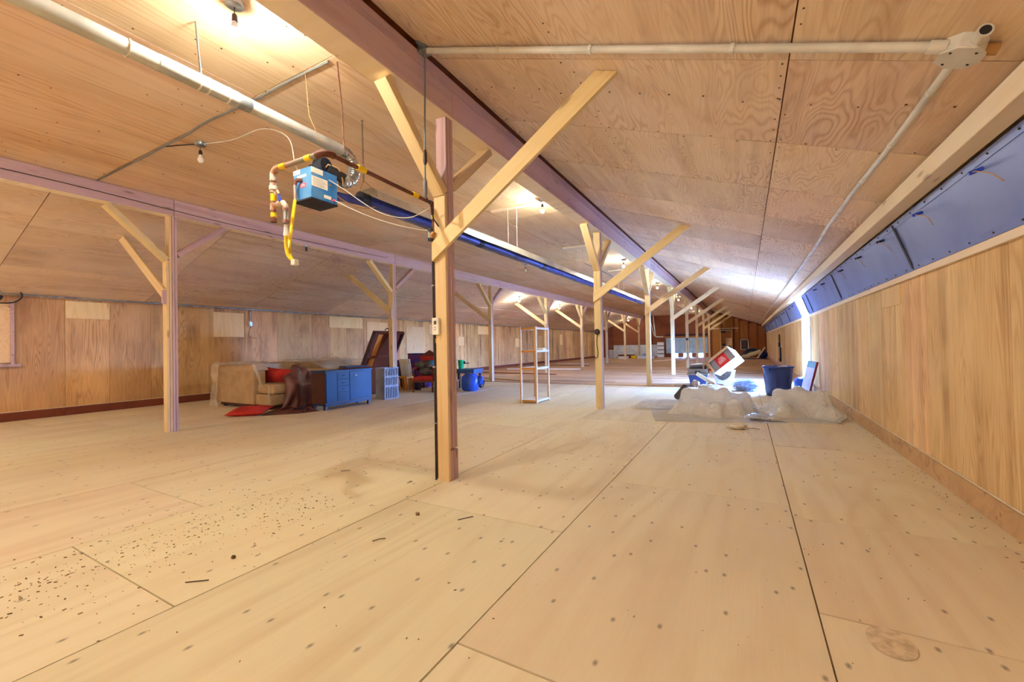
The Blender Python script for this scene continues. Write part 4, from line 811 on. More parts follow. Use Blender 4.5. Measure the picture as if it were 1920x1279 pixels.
# red armchair
t = thing('armchair', (-8.25, 9.55, 0), 'red upholstered armchair with carved wooden arms and turned legs', 'armchair')
ux = Vector((.93, .36, 0)); uy = Vector((-.36, .93, 0)); cc = Vector((-8.25, 9.62, 0)); uz = Vector((0, 0, 1))
def ch(x, y, z): return cc + ux * x + uy * y + uz * z
mb = MB(); 
def seatf(sg):
    def g(a, b):
        x, y = 2 * a - 1, 2 * b - 1; e = max(0, 1 - x ** 4) ** .4 * max(0, 1 - y ** 4) ** .4; return ch(x * .32, y * .30, .37 + sg * (.045 + (.055 if sg > 0 else .0) * e) * (e ** .3 if e > 0 else 0))
    return g
mb.grid(seatf(1), 14, 14); mb.grid(lambda a, b: seatf(-1)(b, a), 14, 14); mb.build('seat', 'red_fabric', t, True)
MB().obox(ch(0, 0, .315), (ux, uy, uz), (.62, .58, .06)).build('seat_rail', 'mahogany', t, bevel=.01)
for x in (-.29, .29):
    for y in (-.27, .27):
        MB().lathe([(.022, 0), (.028, .02), (.018, .05), (.03, .09), (.034, .13), (.022, .17), (.034, .20), (.034, .30)], ch(x, y, 0), 12).build('leg', 'rusty_pipe' if False else 'mahogany', t, True)
    a = MB().tube(smoothpts([ch(x, .24, .62), ch(x * 1.05, .05, .66), ch(x * 1.08, -.16, .66), ch(x * 1.08, -.24, .60), ch(x * 1.05, -.18, .50), ch(x, -.10, .40), ch(x, -.12, .33)]), .032, 10).build('arm', 'mahogany', t, True)
    MB().blob(ch(x * 1.05, -.02, .69), (.05, .13, .035), 0, 1, 1, 2.4).build('arm_pad', 'red_fabric', a, True)
MB().obox(ch(0, .29, .72), (ux, (uy + uz * -.15).normalized(), (uz + uy * .15).normalized()), (.54, .07, .62)).build('backrest', 'red_fabric', t, bevel=.03)
MB().add([ch(-.29, .30, .98), ch(.29, .30, .98), ch(.22, .33, 1.08), ch(0, .34, 1.22), ch(-.22, .33, 1.08), ch(-.29, .37, .98), ch(.29, .37, .98), ch(.22, .40, 1.08), ch(0, .41, 1.22), ch(-.22, .40, 1.08)],
         [(0, 1, 2, 3, 4), (9, 8, 7, 6, 5), (0, 5, 6, 1), (1, 6, 7, 2), (2, 7, 8, 3), (3, 8, 9, 4), (4, 9, 5, 0)]).build('crest', 'mahogany', t, bevel=.01)
t = thing('stuffed_bag', ch(-.02, .06, .50), 'brown and grey stuffed bag with a blue patch on the red armchair', 'bag')
MB().blob(ch(-.02, .08, .60), (.24, .17, .13), .12, 2, 3).build('lower_bag', 'grey_bag', t, True); MB().blob(ch(-.17, .05, .79), (.19, .16, .105), .12, 2.2, 5).build('left_roll', 'grey_bag', t, True); MB().blob(ch(.12, .04, .80), (.18, .16, .12), .15, 2.4, 6).build('right_roll', 'grey_bag', t, True)
MB().blob(ch(.22, -.05, .85), (.08, .07, .065), .1, 2, 2).build('blue_patch', 'teal', t, True); MB().obox(ch(.03, -.03, .91), (ux, uy, uz), (.22, .1, .02)).build('strap', 'black', t, bevel=.005)
# things around the armchair
t = thing('patterned_box', (-9.37, 10.6, 0), 'tall dark blue and red patterned box behind the armchair', 'box'); MB().box((-9.72, 10.45, 0), (-9.02, 10.8, 1.10)).build('box_body', 'pattern_box', t, bevel=.01); MB().box((-9.73, 10.44, 1.08), (-9.01, 10.81, 1.11)).build('box_rim', 'navy', t)
t = thing('cupboard_door', (-9.6, 10.25, .3), 'white panelled cupboard door leaning behind the armchair', 'cupboard door')
MB().obox((-9.62, 10.28, .47), ((1, .1, 0), (0, -.2, .98), (-.1, .98, .2)), (.42, .94, .025)).build('door_slab', 'label_white', t)
for dx in (-.1, .1): MB().obox((-9.62 + dx, 10.245, .47), ((1, .1, 0), (0, -.2, .98), (-.1, .98, .2)), (.13, .62, .016)).build('raised_panel', 'white_paint', t)
tag(MB().obox((-9.98, 10.36, .45), ((.98, .2, 0), (-.04, .2, .98), (-.2, .98, -.2)), (.30, .90, .03)).build('dark_board', 'cabinet_side', None, bevel=.004), 'narrow dark board standing left of the white cupboard door', 'board')
t = thing('wooden_stool', (-9.25, 9.75, 0), 'small orange wooden stool left of the armchair', 'stool')
MB().box((-9.45, 9.6, .36), (-9.0, 9.95, .42)).build('seat', 'orange_pine', t, bevel=.01)
for x in (-9.38, -9.07):
    for y in (9.66, 9.89): MB().obox((x, y, .18), ((1, 0, .12 if x < -9.2 else -.12), (0, 1, 0), (-.12 if x < -9.2 else .12, 0, 1)), (.1, .045, .365)).build('leg', 'orange_pine', t)
tag(MB().blob((-8.80, 9.86, .13), (.17, .14, .13), .15, 2, 9, flat=0.0).build('dark_bag', 'navy', None, True), 'dark navy bag slumped under the left side of the armchair', 'bag')
t = thing('carton', (-7.75, 9.8, 0), 'pale carton on the floor behind the armchair near the post', 'box'); MB().box((-7.98, 9.95, 0), (-7.55, 10.3, .30)).build('carton_body', 'white_plastic', t, bevel=.004); MB().box((-7.99, 9.94, .28), (-7.54, 10.31, .31)).build('carton_lid', 'white_plastic', t)
t = thing('tool_caddy', (-8.05, 10.5, 0), 'tall stand of bottles and tools behind the post pipe', 'caddy')
MB().box((-8.2, 10.42, 0), (-7.9, 10.68, .92)).build('stand', 'tan_box', t, bevel=.01)
for x, m_, h in ((-8.13, 'red_fabric', .28), (-8.06, 'blue_handle', .22), (-7.98, 'white_paint', .36)): MB().lathe([(.03, 0), (.032, h * .7), (.012, h * .85), (.012, h), (.0001, h)], (x, 10.5, .92), 10).build('bottle', m_, t, True)
t = thing('pile_of_clothes', (-7.7, 9.5, 0), 'salmon cloth heaped on a low blue box beside the armchair', 'cloth'); MB().blob((-7.72, 9.72, .60), (.16, .14, .09), .25, 3, 4).build('cloth', 'red_fitting', t, True); MB().box((-7.88, 9.58, 0), (-7.56, 9.86, .52)).build('box', 'crate_grey', t, bevel=.006)
# blue bench with green bucket and tarp bag
t = thing('bench', (-7.65, 11.0, 0), 'small blue wooden bench behind the blue tarp bag', 'bench')
MB().box((-7.98, 10.70, .555), (-7.28, 11.25, .60)).build('top', 'bench_blue', t, bevel=.008); MB().box((-7.95, 10.73, .46), (-7.31, 10.76, .555)).build('apron', 'bench_blue', t); MB().box((-7.34, 10.76, .46), (-7.31, 11.22, .555)).build('apron', 'bench_blue', t)
for x in (-7.90, -7.37):
    for y in (10.78, 11.18): MB().box((x - .03, y - .03, 0), (x + .03, y + .03, .56)).build('leg', 'navy', t)
t = thing('plastic_bucket', (-7.93, 10.98, .60), 'bright green plastic bucket on the blue bench', 'bucket')
MB().lathe([(.085, 0), (.105, .25), (.115, .255), (.115, .275), (.098, .275), (.08, .02), (.0001, .02)], (-7.93, 10.95, .60), 20).build('bucket_body', 'green', t, True)
MB().obox((-7.72, 10.95, .77), ((.98, .1, .1), (0, 1, 0), (-.1, 0, 1)), (.18, .02, .025)).build('dark_handle', 'black', t); MB().obox((-7.80, 10.95, .80), ((1, 0, 0), (0, 1, 0), (0, 0, 1)), (.05, .03, .06)).build('handle_base', 'black', t)
t = thing('tarp_bag', (-7.05, 10.25, 0), 'bulging blue tarp bag standing on the floor', 'bag')
mb = MB(); prof = [(.20, 0), (.24, .05), (.27, .18), (.27, .30), (.24, .40), (.17, .47), (.09, .50), (.0001, .49)]
mb.lathe(prof, (-7.10, 10.25, .0), 26)
for v in mb.v:
    q = v * 5; k = mn.noise(q) * .035 + mn.noise(q * 2.3) * .02; r = Vector((v.x + 7.10, v.y - 10.25, 0)); 
    if v.z > .01 and r.length > .01: v += r.normalized() * k + Vector((0, 0, k * .6))
mb.build('bag_body', 'tarp_blue', t, True)
MB().blob((-6.84, 10.36, .30), (.12, .11, .14), .25, 2.5, 3).build('bag_corner', 'tarp_blue', t, True)
MB().tube(smoothpts([(-6.75, 10.38, .38), (-6.70, 10.38, .25), (-6.74, 10.36, .12), (-6.82, 10.34, .09)]), .012, 6).build('strap', 'soot_black', t, True)
tag(MB().blob((-7.55, 10.95, .16), (.12, .13, .16), .12, 2, 11, flat=0).build('blue_sack', 'tarp_blue', None, True), 'small blue sack under the blue bench', 'bag')
# open shelf
t = thing('shelf_unit', (-4.27, 8.9, 0), 'narrow open shelf of white posts and orange pine tiers', 'shelf')
s0, s1, s2, s3 = Vector((-4.44, 8.42, 0)), Vector((-4.08, 8.47, 0)), Vector((-4.08, 9.12, 0)), Vector((-4.42, 9.10, 0)); ct = (s0 + s2) / 2
for i, p in enumerate((s0, s1, s2, s3)):
    MB().box((p.x - .018, p.y - .018, 0), (p.x + .018, p.y + .018, 1.72)).build('upright', 'label_white' if i != 3 else 'patch_plywood', t, bevel=.004)
    MB().box((p.x - .022, p.y - .024, 0), (p.x - .006, p.y - .019, 1.72)).build('edge_strip', 'orange_pine', t)
for z in (.05, .78, 1.165, 1.68):
    for p, q in ((s0, s1), (s1, s2), (s2, s3), (s3, s0)): board('tier_rail', p + Vector((0, 0, z)), q + Vector((0, 0, z)), .02, .045, 'orange_pine' if (p - q).length < .5 else 'label_white', t, (0, 0, 0) if False else None)
    if z < 1.6: MB().box((-4.42, 8.45, z + .012), (-4.10, 9.09, z + .022)).build('tier_board', 'label_white' if z < .1 else 'patch_plywood', t) if z < .1 else MB().box((-4.30, 8.98, z + .012), (-4.10, 9.09, z + .022)).build('tier_board', 'label_white', t)
tag(MB().box((-4.30, 8.88, 1.188), (-4.10, 9.10, 1.235)).build('white_block', 'label_white', None, bevel=.006), 'white block lying on the second tier of the open shelf', 'block')

# ------------------------------------------------------------------ right side: plastic sheeting, bins, cartons
g = settle(flat_sheet((-.64, 8.42), 1.85, 1.80, 60, 58, .25, .62, 1.3), 1.98 / 60, 1.92 / 58, [(-1.0, 8.70, .33, .11), (-.70, 8.78, .38, .10), (-.36, 8.66, .36, .11), (-.02, 8.80, .28, .10), (-.80, 8.34, .20, .09), (-.48, 8.14, .16, .10), (-.16, 8.36, .22, .08), (-1.1, 8.3, .1, .1)], (), None, 130, 14, .3)
sheet_object('plastic_sheeting', g, 'poly_sheet', 'left heap of crumpled translucent plastic sheeting on the plywood floor', 'plastic sheet', 'heaps of plastic sheeting')
g = settle(flat_sheet((.72, 8.72), 1.42, 1.52, 48, 52, .1, .62, 4.7), 1.52 / 48, 1.64 / 52, [(.50, 8.96, .35, .10), (.80, 9.0, .40, .10), (1.14, 8.92, .34, .11), (.56, 8.52, .18, .09), (.92, 8.50, .24, .08), (1.2, 8.5, .14, .09)], (), None, 130, 14, .3, 1.47)
sheet_object('plastic_sheeting', g, 'poly_sheet', 'right heap of crumpled translucent plastic sheeting against the right wall', 'plastic sheet', 'heaps of plastic sheeting')
tag(MB().grid(crumple(lambda a, b: (-2.0 + 1.0 * a, 8.35 + 1.5 * b + .3 * a, .03 + .05 * max(0, mn.noise(Vector((a * 5, b * 5, 3))))), .03, 4, 2), 24, 28).build('plastic_sheeting', 'poly_sheet', None, True), 'flat sheet of white plastic spread on the floor left of the heaps', 'plastic sheet')
tag(MB().blob((-.13, 7.12, .03), (.13, .07, .045), .5, 4, 3, flat=.002).build('crumpled_rag', 'rag', None, True), 'small crumpled white rag on the floor before the plastic heaps', 'rag')
tag(MB().tube([(.0, 7.16, .008), (.09, 7.18, .012), (.16, 7.17, .006)], .005, 5).build('loose_string', 'cable_tan', None, True), 'short string trailing from the white rag', 'string')
# trash can
t = thing('trash_can', (.665, 11.78, 0), 'large round blue trash can without a lid', 'trash can'); TC = Vector((.665, 11.78, 0))
MB().lathe([(.235, 0), (.245, .01), (.30, .655), (.325, .66), (.33, .675), (.325, .70), (.305, .70), (.29, .66), (.235, .03), (.0001, .03)], TC, 36).build('can_body', 'bin_blue', t, True)
for a in (-1.9, -1.25, -.6, .3, 2.0, 3.1):
    d = Vector((math.cos(a), math.sin(a), 0)); u = Vector((-d.y, d.x, 0))
    MB().hexa([TC + d * .245 - u * .04 + uz * .06, TC + d * .258 - u * .04 + uz * .06, TC + d * .258 + u * .04 + uz * .06, TC + d * .245 + u * .04 + uz * .06, TC + d * .285 - u * .045 + uz * .52, TC + d * .298 - u * .045 + uz * .52, TC + d * .298 + u * .045 + uz * .52, TC + d * .285 + u * .045 + uz * .52]).build('rib_panel', 'bin_blue', t, bevel=.004)
for a in (-1.95, 1.2):
    d = Vector((math.cos(a), math.sin(a), 0)); u = Vector((-d.y, d.x, 0))
    hd = MB().tube([TC + d * .295 - u * .075 + uz * .645, TC + d * .345 - u * .075 + uz * .60, TC + d * .345 + u * .075 + uz * .60, TC + d * .295 + u * .075 + uz * .645], .016, 8).build('handle', 'bin_dark', t)
MB().obox(TC + Vector((.293, -.02, .60)), ((.1, .02, 1), (0, 1, 0), (1, 0, 0)), (.11, .07, .012)).build('sticker', 'print_red', t)
MB().blob(TC + Vector((.1, .0, .62)), (.14, .13, .09), .2, 2, 3).build('rubbish', 'tan_box', t, True)
# blue bag and leaning board by the doorway
tag(MB().blob((1.26, 13.0, .16), (.19, .16, .19), .12, 2, 7, p=3.2, flat=0).build('shopping_bag', 'tarp_blue', None, True), 'blue bag beside the trash can near the doorway', 'bag')
t = thing('leaning_board', (1.38, 12.3, 0), 'pale board with a teal top and red edge leaning on the right wall', 'board')
a0, a1 = Vector((1.22, 12.2, 0)), Vector((1.40, 12.2, .80)); u = (a1 - a0).normalized(); wv = Vector((.35, -.94, 0)).normalized(); wv = (wv - u * wv.dot(u)).normalized(); n = u.cross(wv)
def lb_(s0, s1, mt, nm, th=.03, off=0): MB().obox(a0 + u * ((s0 + s1) / 2) + n * off + Vector((0, .0, 0)), (u, wv, n), (s1 - s0, .38, th)).build(nm, mt, t)
lb_(0, .66, 'board_white', 'board_face'); lb_(.66, .82, 'board_teal', 'board_top')
MB().obox(a0 + u * .41 + wv * .196, (u, wv, n), (.82, .012, .045)).build('board_edge', 'board_edge', t)
tag(MB().blob((1.36, 10.9, .10), (.10, .12, .10), .3, 3, 5, flat=0).build('clear_bag', 'bag_clear', None, True), 'small clear bag in the corner by the leaning board', 'bag')
# bag of blue waste
t = thing('waste_bag', (0, 12.65, 0), 'clear plastic bag of blue waste lying beside the trash can', 'bag')
MB().blob((-.02, 12.68, .13), (.27, .2, .13), .25, 4, 2, flat=.005).build('blue_fill', 'navy_sheet', t, True); MB().blob((.0, 12.66, .14), (.33, .24, .16), .22, 4.5, 8, flat=.004, nu=36, nv=24).build('clear_skin', 'bag_clear', t, False)
# tote with lid and clutter
t = thing('storage_tote', (-1.22, 13.6, 0), 'navy storage tote with a grey lid in front of the carton', 'tote')
MB().hexa([(-1.43, 13.42, 0), (-1.03, 13.42, 0), (-1.03, 13.80, 0), (-1.43, 13.80, 0), (-1.49, 13.36, .34), (-.97, 13.36, .34), (-.97, 13.86, .34), (-1.49, 13.86, .34)]).build('tote_body', 'bin_blue', t, bevel=.01)
MB().box((-1.52, 13.33, .34), (-.94, 13.89, .40)).build('lid_rim', 'tote_lid', t, bevel=.01); MB().box((-1.49, 13.36, .40), (-.97, 13.86, .52)).build('lid', 'tote_lid', t, bevel=.015); MB().box((-1.3, 13.325, .36), (-1.16, 13.345, .46)).build('latch', 'black', t)
t = thing('tray_stack', (-1.3, 13.55, .52), 'dark trays with papers stacked on the grey tote lid', 'tray')
for i, (z, mt) in enumerate(((.525, 'soot_black'), (.56, 'grey_bag'), (.60, 'tote_lid'))): MB().obox((-1.3 + .02 * i, 13.58, z + .015), ((.98, .17, 0), (-.17, .98, 0), (0, 0, 1)), (.36 - .03 * i, .3, .03)).build('tray', mt, t, bevel=.004)
MB().obox((-1.27, 13.58, .652), ((.95, .3, .05), (-.3, .95, 0), (-.05, 0, 1)), (.3, .22, .01)).build('papers', 'white_plastic', t)
tag(MB().lathe([(.035, 0), (.04, .05), (.02, .09), (.012, .12), (.0001, .12)], (-1.02, 13.42, .52), 12).build('dark_bottle', 'black', None, True), 'small dark bottle on the corner of the tote lid', 'bottle')
# white bin and the tilted carton on it
t = thing('white_bin', (-.55, 14.0, 0), 'white plastic bin with a half-round dark front patch under the tilted carton', 'bin')
for p_ in ([(-.76, 13.86), (-.36, 13.86), (-.86, 13.78), (-.27, 13.78), (0, .02)], [(-.76, 14.22), (-.36, 14.22), (-.86, 14.32), (-.27, 14.32), (0, -.02)], [(-.76, 13.86), (-.76, 14.22), (-.86, 13.78), (-.86, 14.32), (.02, 0)], [(-.36, 13.86), (-.36, 14.22), (-.27, 13.78), (-.27, 14.32), (-.02, 0)]):
    a_, b_, c_, d_, (ox, oy) = p_
    MB().hexa([(a_[0], a_[1], 0), (b_[0], b_[1], 0), (b_[0] + ox, b_[1] + oy, 0), (a_[0] + ox, a_[1] + oy, 0), (c_[0], c_[1], .44), (d_[0], d_[1], .44), (d_[0] + ox, d_[1] + oy, .44), (c_[0] + ox, c_[1] + oy, .44)]).build('bin_wall', 'white_plastic', t)
MB().box((-.75, 13.87, 0), (-.37, 14.21, .02)).build('bin_floor', 'white_plastic', t)
mb = MB(); mb.add([(-.84, 13.772, .43), (-.36, 13.772, .43), (-.40, 13.795, .30), (-.50, 13.81, .20), (-.60, 13.82, .16), (-.70, 13.81, .20), (-.79, 13.79, .31)], [(0, 6, 5, 4, 3, 2, 1)]); mb.build('front_dark_patch', 'grey_bag', t, solid=.006)  # half-round dark patch on the bin front
t = thing('carton', (-.62, 14.0, .44), 'open cardboard carton with a red print tilted on the white bin', 'box')
E1 = RT * .49 + UP * .56 - FW * .41; DD = RT * .46 - UP * .14 + FW * .36
bx = E1.normalized(); bz = -DD.normalized(); by = (RT * .28 - UP * .71 - FW * .64).normalized()      # bx, by span the printed face, bz faces out
SX, SY, SZ = .74, .42, .56; cc = Vector((-1.03, 13.62, .70)) + bx * SX / 2 + by * SY / 2 - bz * SZ / 2
def cw(u_, v_, w_, su, sv, sw, nm, mt): return MB().obox(cc + bx * u_ + by * v_ + bz * w_, (bx, by, bz), (su, sv, sw)).build(nm, mt, t)
cw(0, 0, SZ / 2 - .05, SX - .04, SY - .04, .008, 'printed_panel', 'carton_print'); cw(0, 0, -SZ / 2, SX, SY, .008, 'rear_panel', 'cardboard')
cw(0, -SY / 2, 0, SX, .008, SZ, 'side_panel', 'cardboard'); cw(0, SY / 2, 0, SX, .008, SZ, 'side_panel', 'carton_daylit'); cw(-SX / 2, 0, 0, .008, SY, SZ, 'side_panel', 'cardboard'); cw(SX / 2, 0, 0, .008, SY, SZ, 'side_panel', 'carton_daylit')  # paler sides have the doorway light painted into the cardboard colour
cw(.02, .01, SZ / 2 - .044, .34, .34, .003, 'red_square', 'print_red')
cw(0, -SY / 2 + .035, SZ / 2 - .004, SX, .07, .008, 'front_rim', 'cardboard'); cw(-SX / 2 + .03, 0, SZ / 2 - .004, .06, SY, .008, 'front_rim', 'cardboard')
q = cc + bz * (SZ / 2 - .041) + bx * .02 + by * .01; tx = bx
ty = bz.cross(tx).normalized()
text('box_print', 'THE\nHOME\nDEPOT',   .075, 'print_white', q, tx, ty, t)
cw(SX / 2 + .10, 0, SZ / 2 - .20, .008, .0 + SY * .9, .1, 'flap', 'white_plastic') if False else None
tag(MB().blob((-.93, 13.72, .47), (.06, .05, .04), .1, 2, 2).build('red_lid', 'print_red', None, True), 'small red lid wedged below the carton', 'lid')
t = thing('scrap_boards', (-.9, 13.1, 0), 'splintered boards and paper between the tote and the plastic heap', 'boards')
board('board', (-1.22, 12.9, .42), (-.78, 12.95, .12), .10, .015, 'bare_strip', t); board('board', (-.95, 12.9, .14), (-.55, 12.95, .12), .16, .02, 'dark_board', t); MB().blob((-1.25, 12.9, .14), (.1, .08, .09), .4, 3, 2).build('rag', 'red_fitting', t, True)
MB().blob((-.9, 12.85, .07), (.3, .12, .07), .3, 3, 6, flat=0.0).build('paper', 'rag', t, True)
tag(MB().tube([(-1.32, 9.75, .12), (-1.2, 10.1, .30)], .07, 12).build('rolled_sheet', 'bark', None, True), 'rolled dark sheet end behind the left plastic heap', 'roll')
tag(MB().tube([(-1.9, 13.4, .05), (-1.45, 13.48, .05)], .035, 12).build('white_tube', 'pvc_white', None, True), 'white pipe offcut on the floor right of the third middle post', 'pipe')
# dark device on the right wall
t = thing('wall_winch', (1.49, 23.9, .3), 'dark hand winch with a hanging strap on the right wall', 'winch')
MB().box((1.40, 23.75, 1.0), (1.515, 24.05, 1.22)).build('winch_body', 'navy', t, bevel=.02); MB().tube([(1.45, 23.9, 1.2), (1.45, 23.95, 1.6)], .03, 8).build('lever', 'black', t); MB().box((1.44, 23.85, .45), (1.50, 24.0, 1.0)).build('strap', 'navy', t, bevel=.01); MB().blob((1.46, 23.92, .40), (.05, .11, .13), .1, 2, 2).build('hook_block', 'black', t, True); MB().box((1.47, 23.3, .98), (1.512, 23.6, 1.24)).build('mount_block', 'pale_timber', t)

# ------------------------------------------------------------------ far end
t = thing('foam_panel', (-4.53, 39.8, 0), 'large pale blue sheet standing against the end wall', 'sheet')
xs = [-6.25, -5.1, -3.95, -2.82]
for a, b in zip(xs[:-1], xs[1:]): MB().box((a + .005, 39.94, .36), (b - .005, 39.995, 1.72)).build('sheet_panel', 'sheet_blue', t)
board('top_rail', (-6.4, 39.95, 1.80), (-2.7, 39.95, 1.80), .08, .1, 'end_board', t, (0, 1, 0))
tag(MB().tube([(-6.3, 39.945, 2.0), (-2.75, 39.945, 1.98)], .05, 8).build('black_pipe', 'navy', None, True), 'dark pipe running above the pale blue sheet', 'pipe')
t = thing('white_cylinder', (-6.65, 39.5, 0), 'white column of stacked blocks at the left of the blue sheet', 'column')
for i in range(4): MB().box((-6.92, 39.4, .02 + i * .35), (-6.38, 39.75, .30 + i * .35)).build('block', 'white_paint', t, bevel=.02)
for i in range(3): MB().box((-6.88, 39.43, .30 + i * .35), (-6.42, 39.72, .37 + i * .35)).build('spacer', 'black', t)
t = thing('drain_pipe', (-7.0, 39.6, 1.8), 'white pipe dropping from the ceiling to the block column', 'pipe')
MB().tube([(-7.25, 39.6, 3.78), (-7.10, 39.6, 1.95), (-7.02, 39.6, 1.86), (-6.4, 39.6, 1.84)], .045, 10).build('pipe_run', 'pvc_white', t, True); MB().tube([(-7.6, 39.6, 3.72), (-7.2, 39.6, 1.95)], .03, 8).build('brace_pipe', 'pvc_white', t, True)
tag(MB().box((-11.0, 39.86, .05), (-6.95, 39.9, 1.15)).build('white_board', 'sheet_white', None), 'low white board along the end wall left of the block column', 'board')
t = thing('wall_cabinet', (-1.36, 39.7, 0), 'pale open wooden cupboard against the end wall', 'cabinet')
for x in (-1.80, -.95): MB().box((x - .03, 39.45, 0), (x + .03, 39.85, 2.25)).build('side', 'patch_plywood', t)
MB().box((-1.80, 39.82, .9), (-.95, 39.85, 2.25)).build('back', 'orange_pine', t); MB().box((-1.80, 39.45, .88), (-.95, 39.85, .92)).build('shelf', 'sheet_white', t); MB().box((-1.83, 39.45, 2.22), (-.92, 39.85, 2.27)).build('top', 'sheet_white', t); MB().box((-1.42, 39.44, .98), (-.98, 39.47, 1.62)).build('hanging_sheet', 'patch_plywood', t)
MB().box((-1.76, 39.5, 2.06), (-1.45, 39.75, 2.21)).build('shelf_box', 'soot_black', t); MB().blob((-1.58, 39.6, 1.05), (.13, .12, .12), .2, 2, 2).build('shelf_bundle', 'grey_bag', t, True)
t = thing('wall_hatch', (-.05, 39.75, .6), 'white framed dark opening on the end wall', 'frame')
for p, q in (((-.35, 39.86, .62), (-.29, 39.985, 1.45)), ((.20, 39.86, .62), (.26, 39.985, 1.45)), ((-.35, 39.86, 1.40), (.26, 39.985, 1.46)), ((-.35, 39.86, .60), (.26, 39.985, .65))): MB().box(p, q).build('frame_bar', 'white_paint', t)
MB().box((-.29, 39.94, .65), (.20, 39.975, 1.40)).build('dark_pane', 'cabinet_side', t)
t = thing('hose_pile', (.6, 35.8, 0), 'heap of grey hoses and cream pipes before the end wall', 'hoses')
for i in range(5):
    r = .75 - .07 * i; MB().tube(arc((.45 + .05 * i, 35.8 + .12 * i, .02), r, .15, math.pi - .1, (1, 0, 0), (0, .25, .97), 20), .05, 8).build('hose', ['hose_grey', 'navy_sheet', 'hose_grey', 'hose_cream', 'navy_sheet'][i], t, True)
MB().tube([(.1, 35.5, .2), (1.0, 35.4, .55)], .16, 12).build('drum', 'hose_cream', t, True); MB().tube([(.75, 35.3, .06), (1.25, 35.3, .85)], .05, 8).build('pipe', 'bare_strip', t, True); MB().blob((.0, 35.4, .15), (.3, .2, .17), .3, 3, 2, flat=0).build('cream_bag', 'hose_cream', t, True); MB().blob((1.15, 35.9, .3), (.28, .3, .34), .2, 3, 5, flat=0).build('blue_bag', 'navy_sheet', t, True); MB().box((-.35, 35.2, 0), (1.4, 36.3, .035)).build('blue_mat', 'navy_sheet', t)
far = random.Random(11)
junk = [('sheet_white', 'pale board leaning on the left end junk pile', (-10.4, 37.4, .38), (.7, .05, .76)), ('sheet_white', 'white slab lying in the left end junk pile', (-9.75, 36.9, .04), (.95, .4, .08)), ('tarp_blue', 'blue crate in the left end junk pile', (-7.8, 38.7, .17), (.55, .4, .34)), ('yellow', 'yellow tool case in the left end junk pile', (-8.35, 36.6, .13), (.42, .3, .26)), ('dark_board', 'dark plank stack in the left end junk pile', (-9.3, 37.9, .16), (1.4, .4, .32)), ('label_white', 'white carton in the left end junk pile', (-9.15, 36.2, .1), (.8, .5, .2)), ('sheet_blue', 'pale blue box near the block column', (-7.5, 37.6, .15), (.7, .4, .3)), ('white_paint', 'white rack base near the block column', (-7.3, 36.3, .1), (1.3, .4, .2))]
for mt, l, c, sz in junk:
    a = far.uniform(-.4, .4); tag(MB().obox(c, ((math.cos(a), math.sin(a), 0), (-math.sin(a), math.cos(a), 0), (0, 0, 1)), sz).build('junk_item', mt, None, bevel=.015), l, 'junk')
# loose lumber on the bare boards at left
lum = [((-9.5, 14.6, .015), (-6.6, 13.6, .015), 'new_lumber', 'pale plank lying askew beside the third left post'), ((-11.8, 14.2, .02), (-8.9, 15.6, .02), 'deck_board', 'brown plank along the left wall past the bench'), ((-11.9, 17.5, .02), (-7.2, 16.9, .02), 'dark_board', 'dark plank lying across the bare floor behind the shelf'), ((-11.5, 20.2, .02), (-7.5, 20.8, .02), 'pale_timber', 'pale plank lying across the bare floor near the fourth left post'), ((-12, 24.0, .02), (-8.2, 24.4, .02), 'dark_board', 'dark plank near the fifth left post'), ((-11.4, 27.0, .02), (-8.9, 26.2, .02), 'bare_strip', 'whitish plank near the sixth left post'), ((-11.7, 13.5, .02), (-9.9, 13.3, .02), 'dark_board', 'short dark plank at the edge of the plywood'), ((-5.6, 30.5, .03), (-4.4, 31.2, .12), 'pale_timber', 'short pale plank propped before the blue sheet'), ((-3.9, 29.5, .02), (-2.9, 30.2, .10), 'deck_board', 'short brown plank propped before the blue sheet')]
for a, b, mt, l in lum: tag(board('loose_plank', a, b, .14, .03, mt, None, Vector((b[1] - a[1], a[0] - b[0], 0))), l, 'plank')

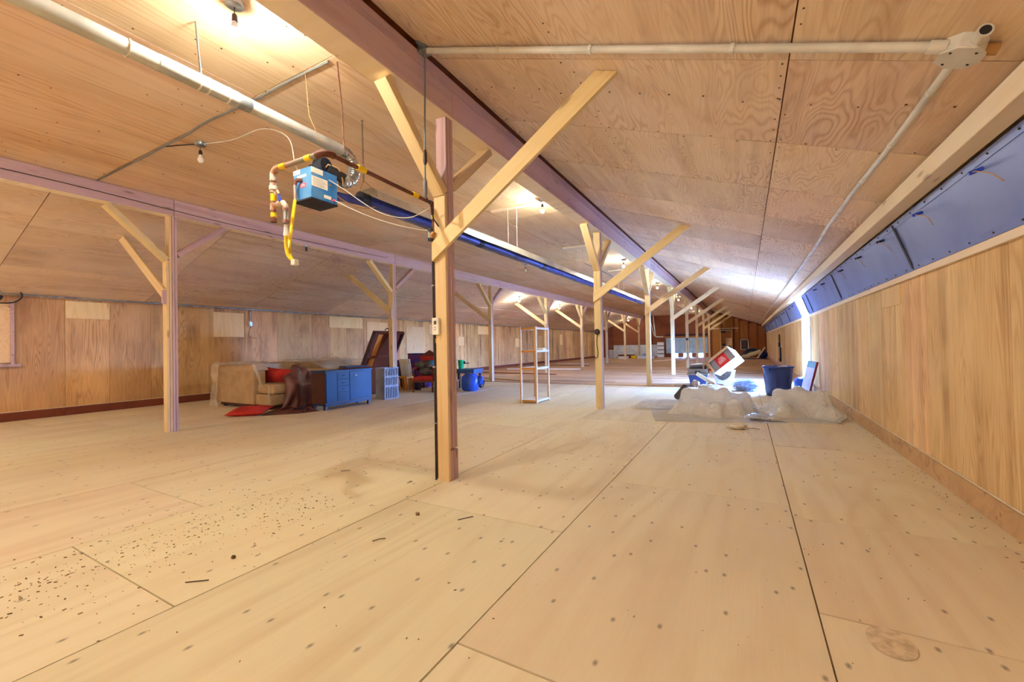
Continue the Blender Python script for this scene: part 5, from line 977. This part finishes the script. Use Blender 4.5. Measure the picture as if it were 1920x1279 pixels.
# ------------------------------------------------------------------ floor litter
dr_ = random.Random(21); mb = MB()
def bit(x, y, s):
    a = dr_.uniform(0, 6.28); u = Vector((math.cos(a), math.sin(a), 0)); w = Vector((-u.y, u.x, 0)); L = s * dr_.uniform(.6, 2.2); mb.obox((x, y, s * .25), (u, w, uz), (L, s * .6, s * .5))
for _ in range(620):
    k = dr_.random(); x = -3.45 + dr_.gauss(0, .32); y = .55 + 1.9 * k + dr_.gauss(0, .1); bit(x, y, dr_.choice((.004, .005, .006, .009)))
for _ in range(520): bit(dr_.uniform(-6.5, 1.4), dr_.uniform(.6, 8), dr_.choice((.004, .005, .007)))
for _ in range(120): bit(XR - .03 - abs(dr_.gauss(0, .12)), dr_.uniform(2, 9), dr_.choice((.005, .007, .009)))
tag(mb.build('floor_litter', 'dirt', None), 'scattered dark crumbs and wood chips on the plywood floor', 'litter', None, 'stuff')
tw = [((-2.25, 2.50), .018, 'dark pebble on the floor before the nearest middle post'), ((-2.83, 1.46), .016, 'small dark clod on the floor near the litter patch')]
for (x, y), r, l in tw: tag(MB().blob((x, y, r * .6), (r, r * .8, r * .7), .3, 3, r, flat=0, nu=10, nv=8).build('pebble', 'dirt', None, True), l, 'pebble')
for p, l in [([(-1.91, 2.56, .004), (-1.84, 2.66, .006)], 'straight dark twig on the floor right of the pebble'), ([(-2.22, 2.02, .004), (-2.19, 2.05, .012), (-2.17, 2.09, .004)], 'small curled twig on the floor before the pebble'), ([(-2.86, 3.04, .004), (-2.83, 3.07, .014), (-2.85, 3.1, .004)], 'small curled twig by the foot of the nearest middle post'), ([(-3.78, 3.03, .004), (-3.73, 3.05, .008), (-3.71, 3.09, .004)], 'small twig on the floor left of the nearest middle post'), ([(-2.78, 1.18, .004), (-2.68, 1.25, .008)], 'dark splinter beside the long floor seam')]:
    tag(MB().tube(p, .0032, 6).build('twig', 'bark', None, True), l, 'twig')
mb = MB(); n = 18
mb.add([(.517 + .085 * math.cos(6.283 * i / n) * (1 + .2 * mn.noise(Vector((i, 1, 0)))), 2.36 + .11 * math.sin(6.283 * i / n) * (1 + .2 * mn.noise(Vector((i, 7, 0)))), .0022) for i in range(n)], [tuple(range(n))])
plain('stain_grey', '#dcc6a2', .8, 0, '#bfa584', 26)
tag(mb.build('floor_stain', 'stain_grey', None), 'greyish smudge on the plywood near the lower right corner', 'stain')
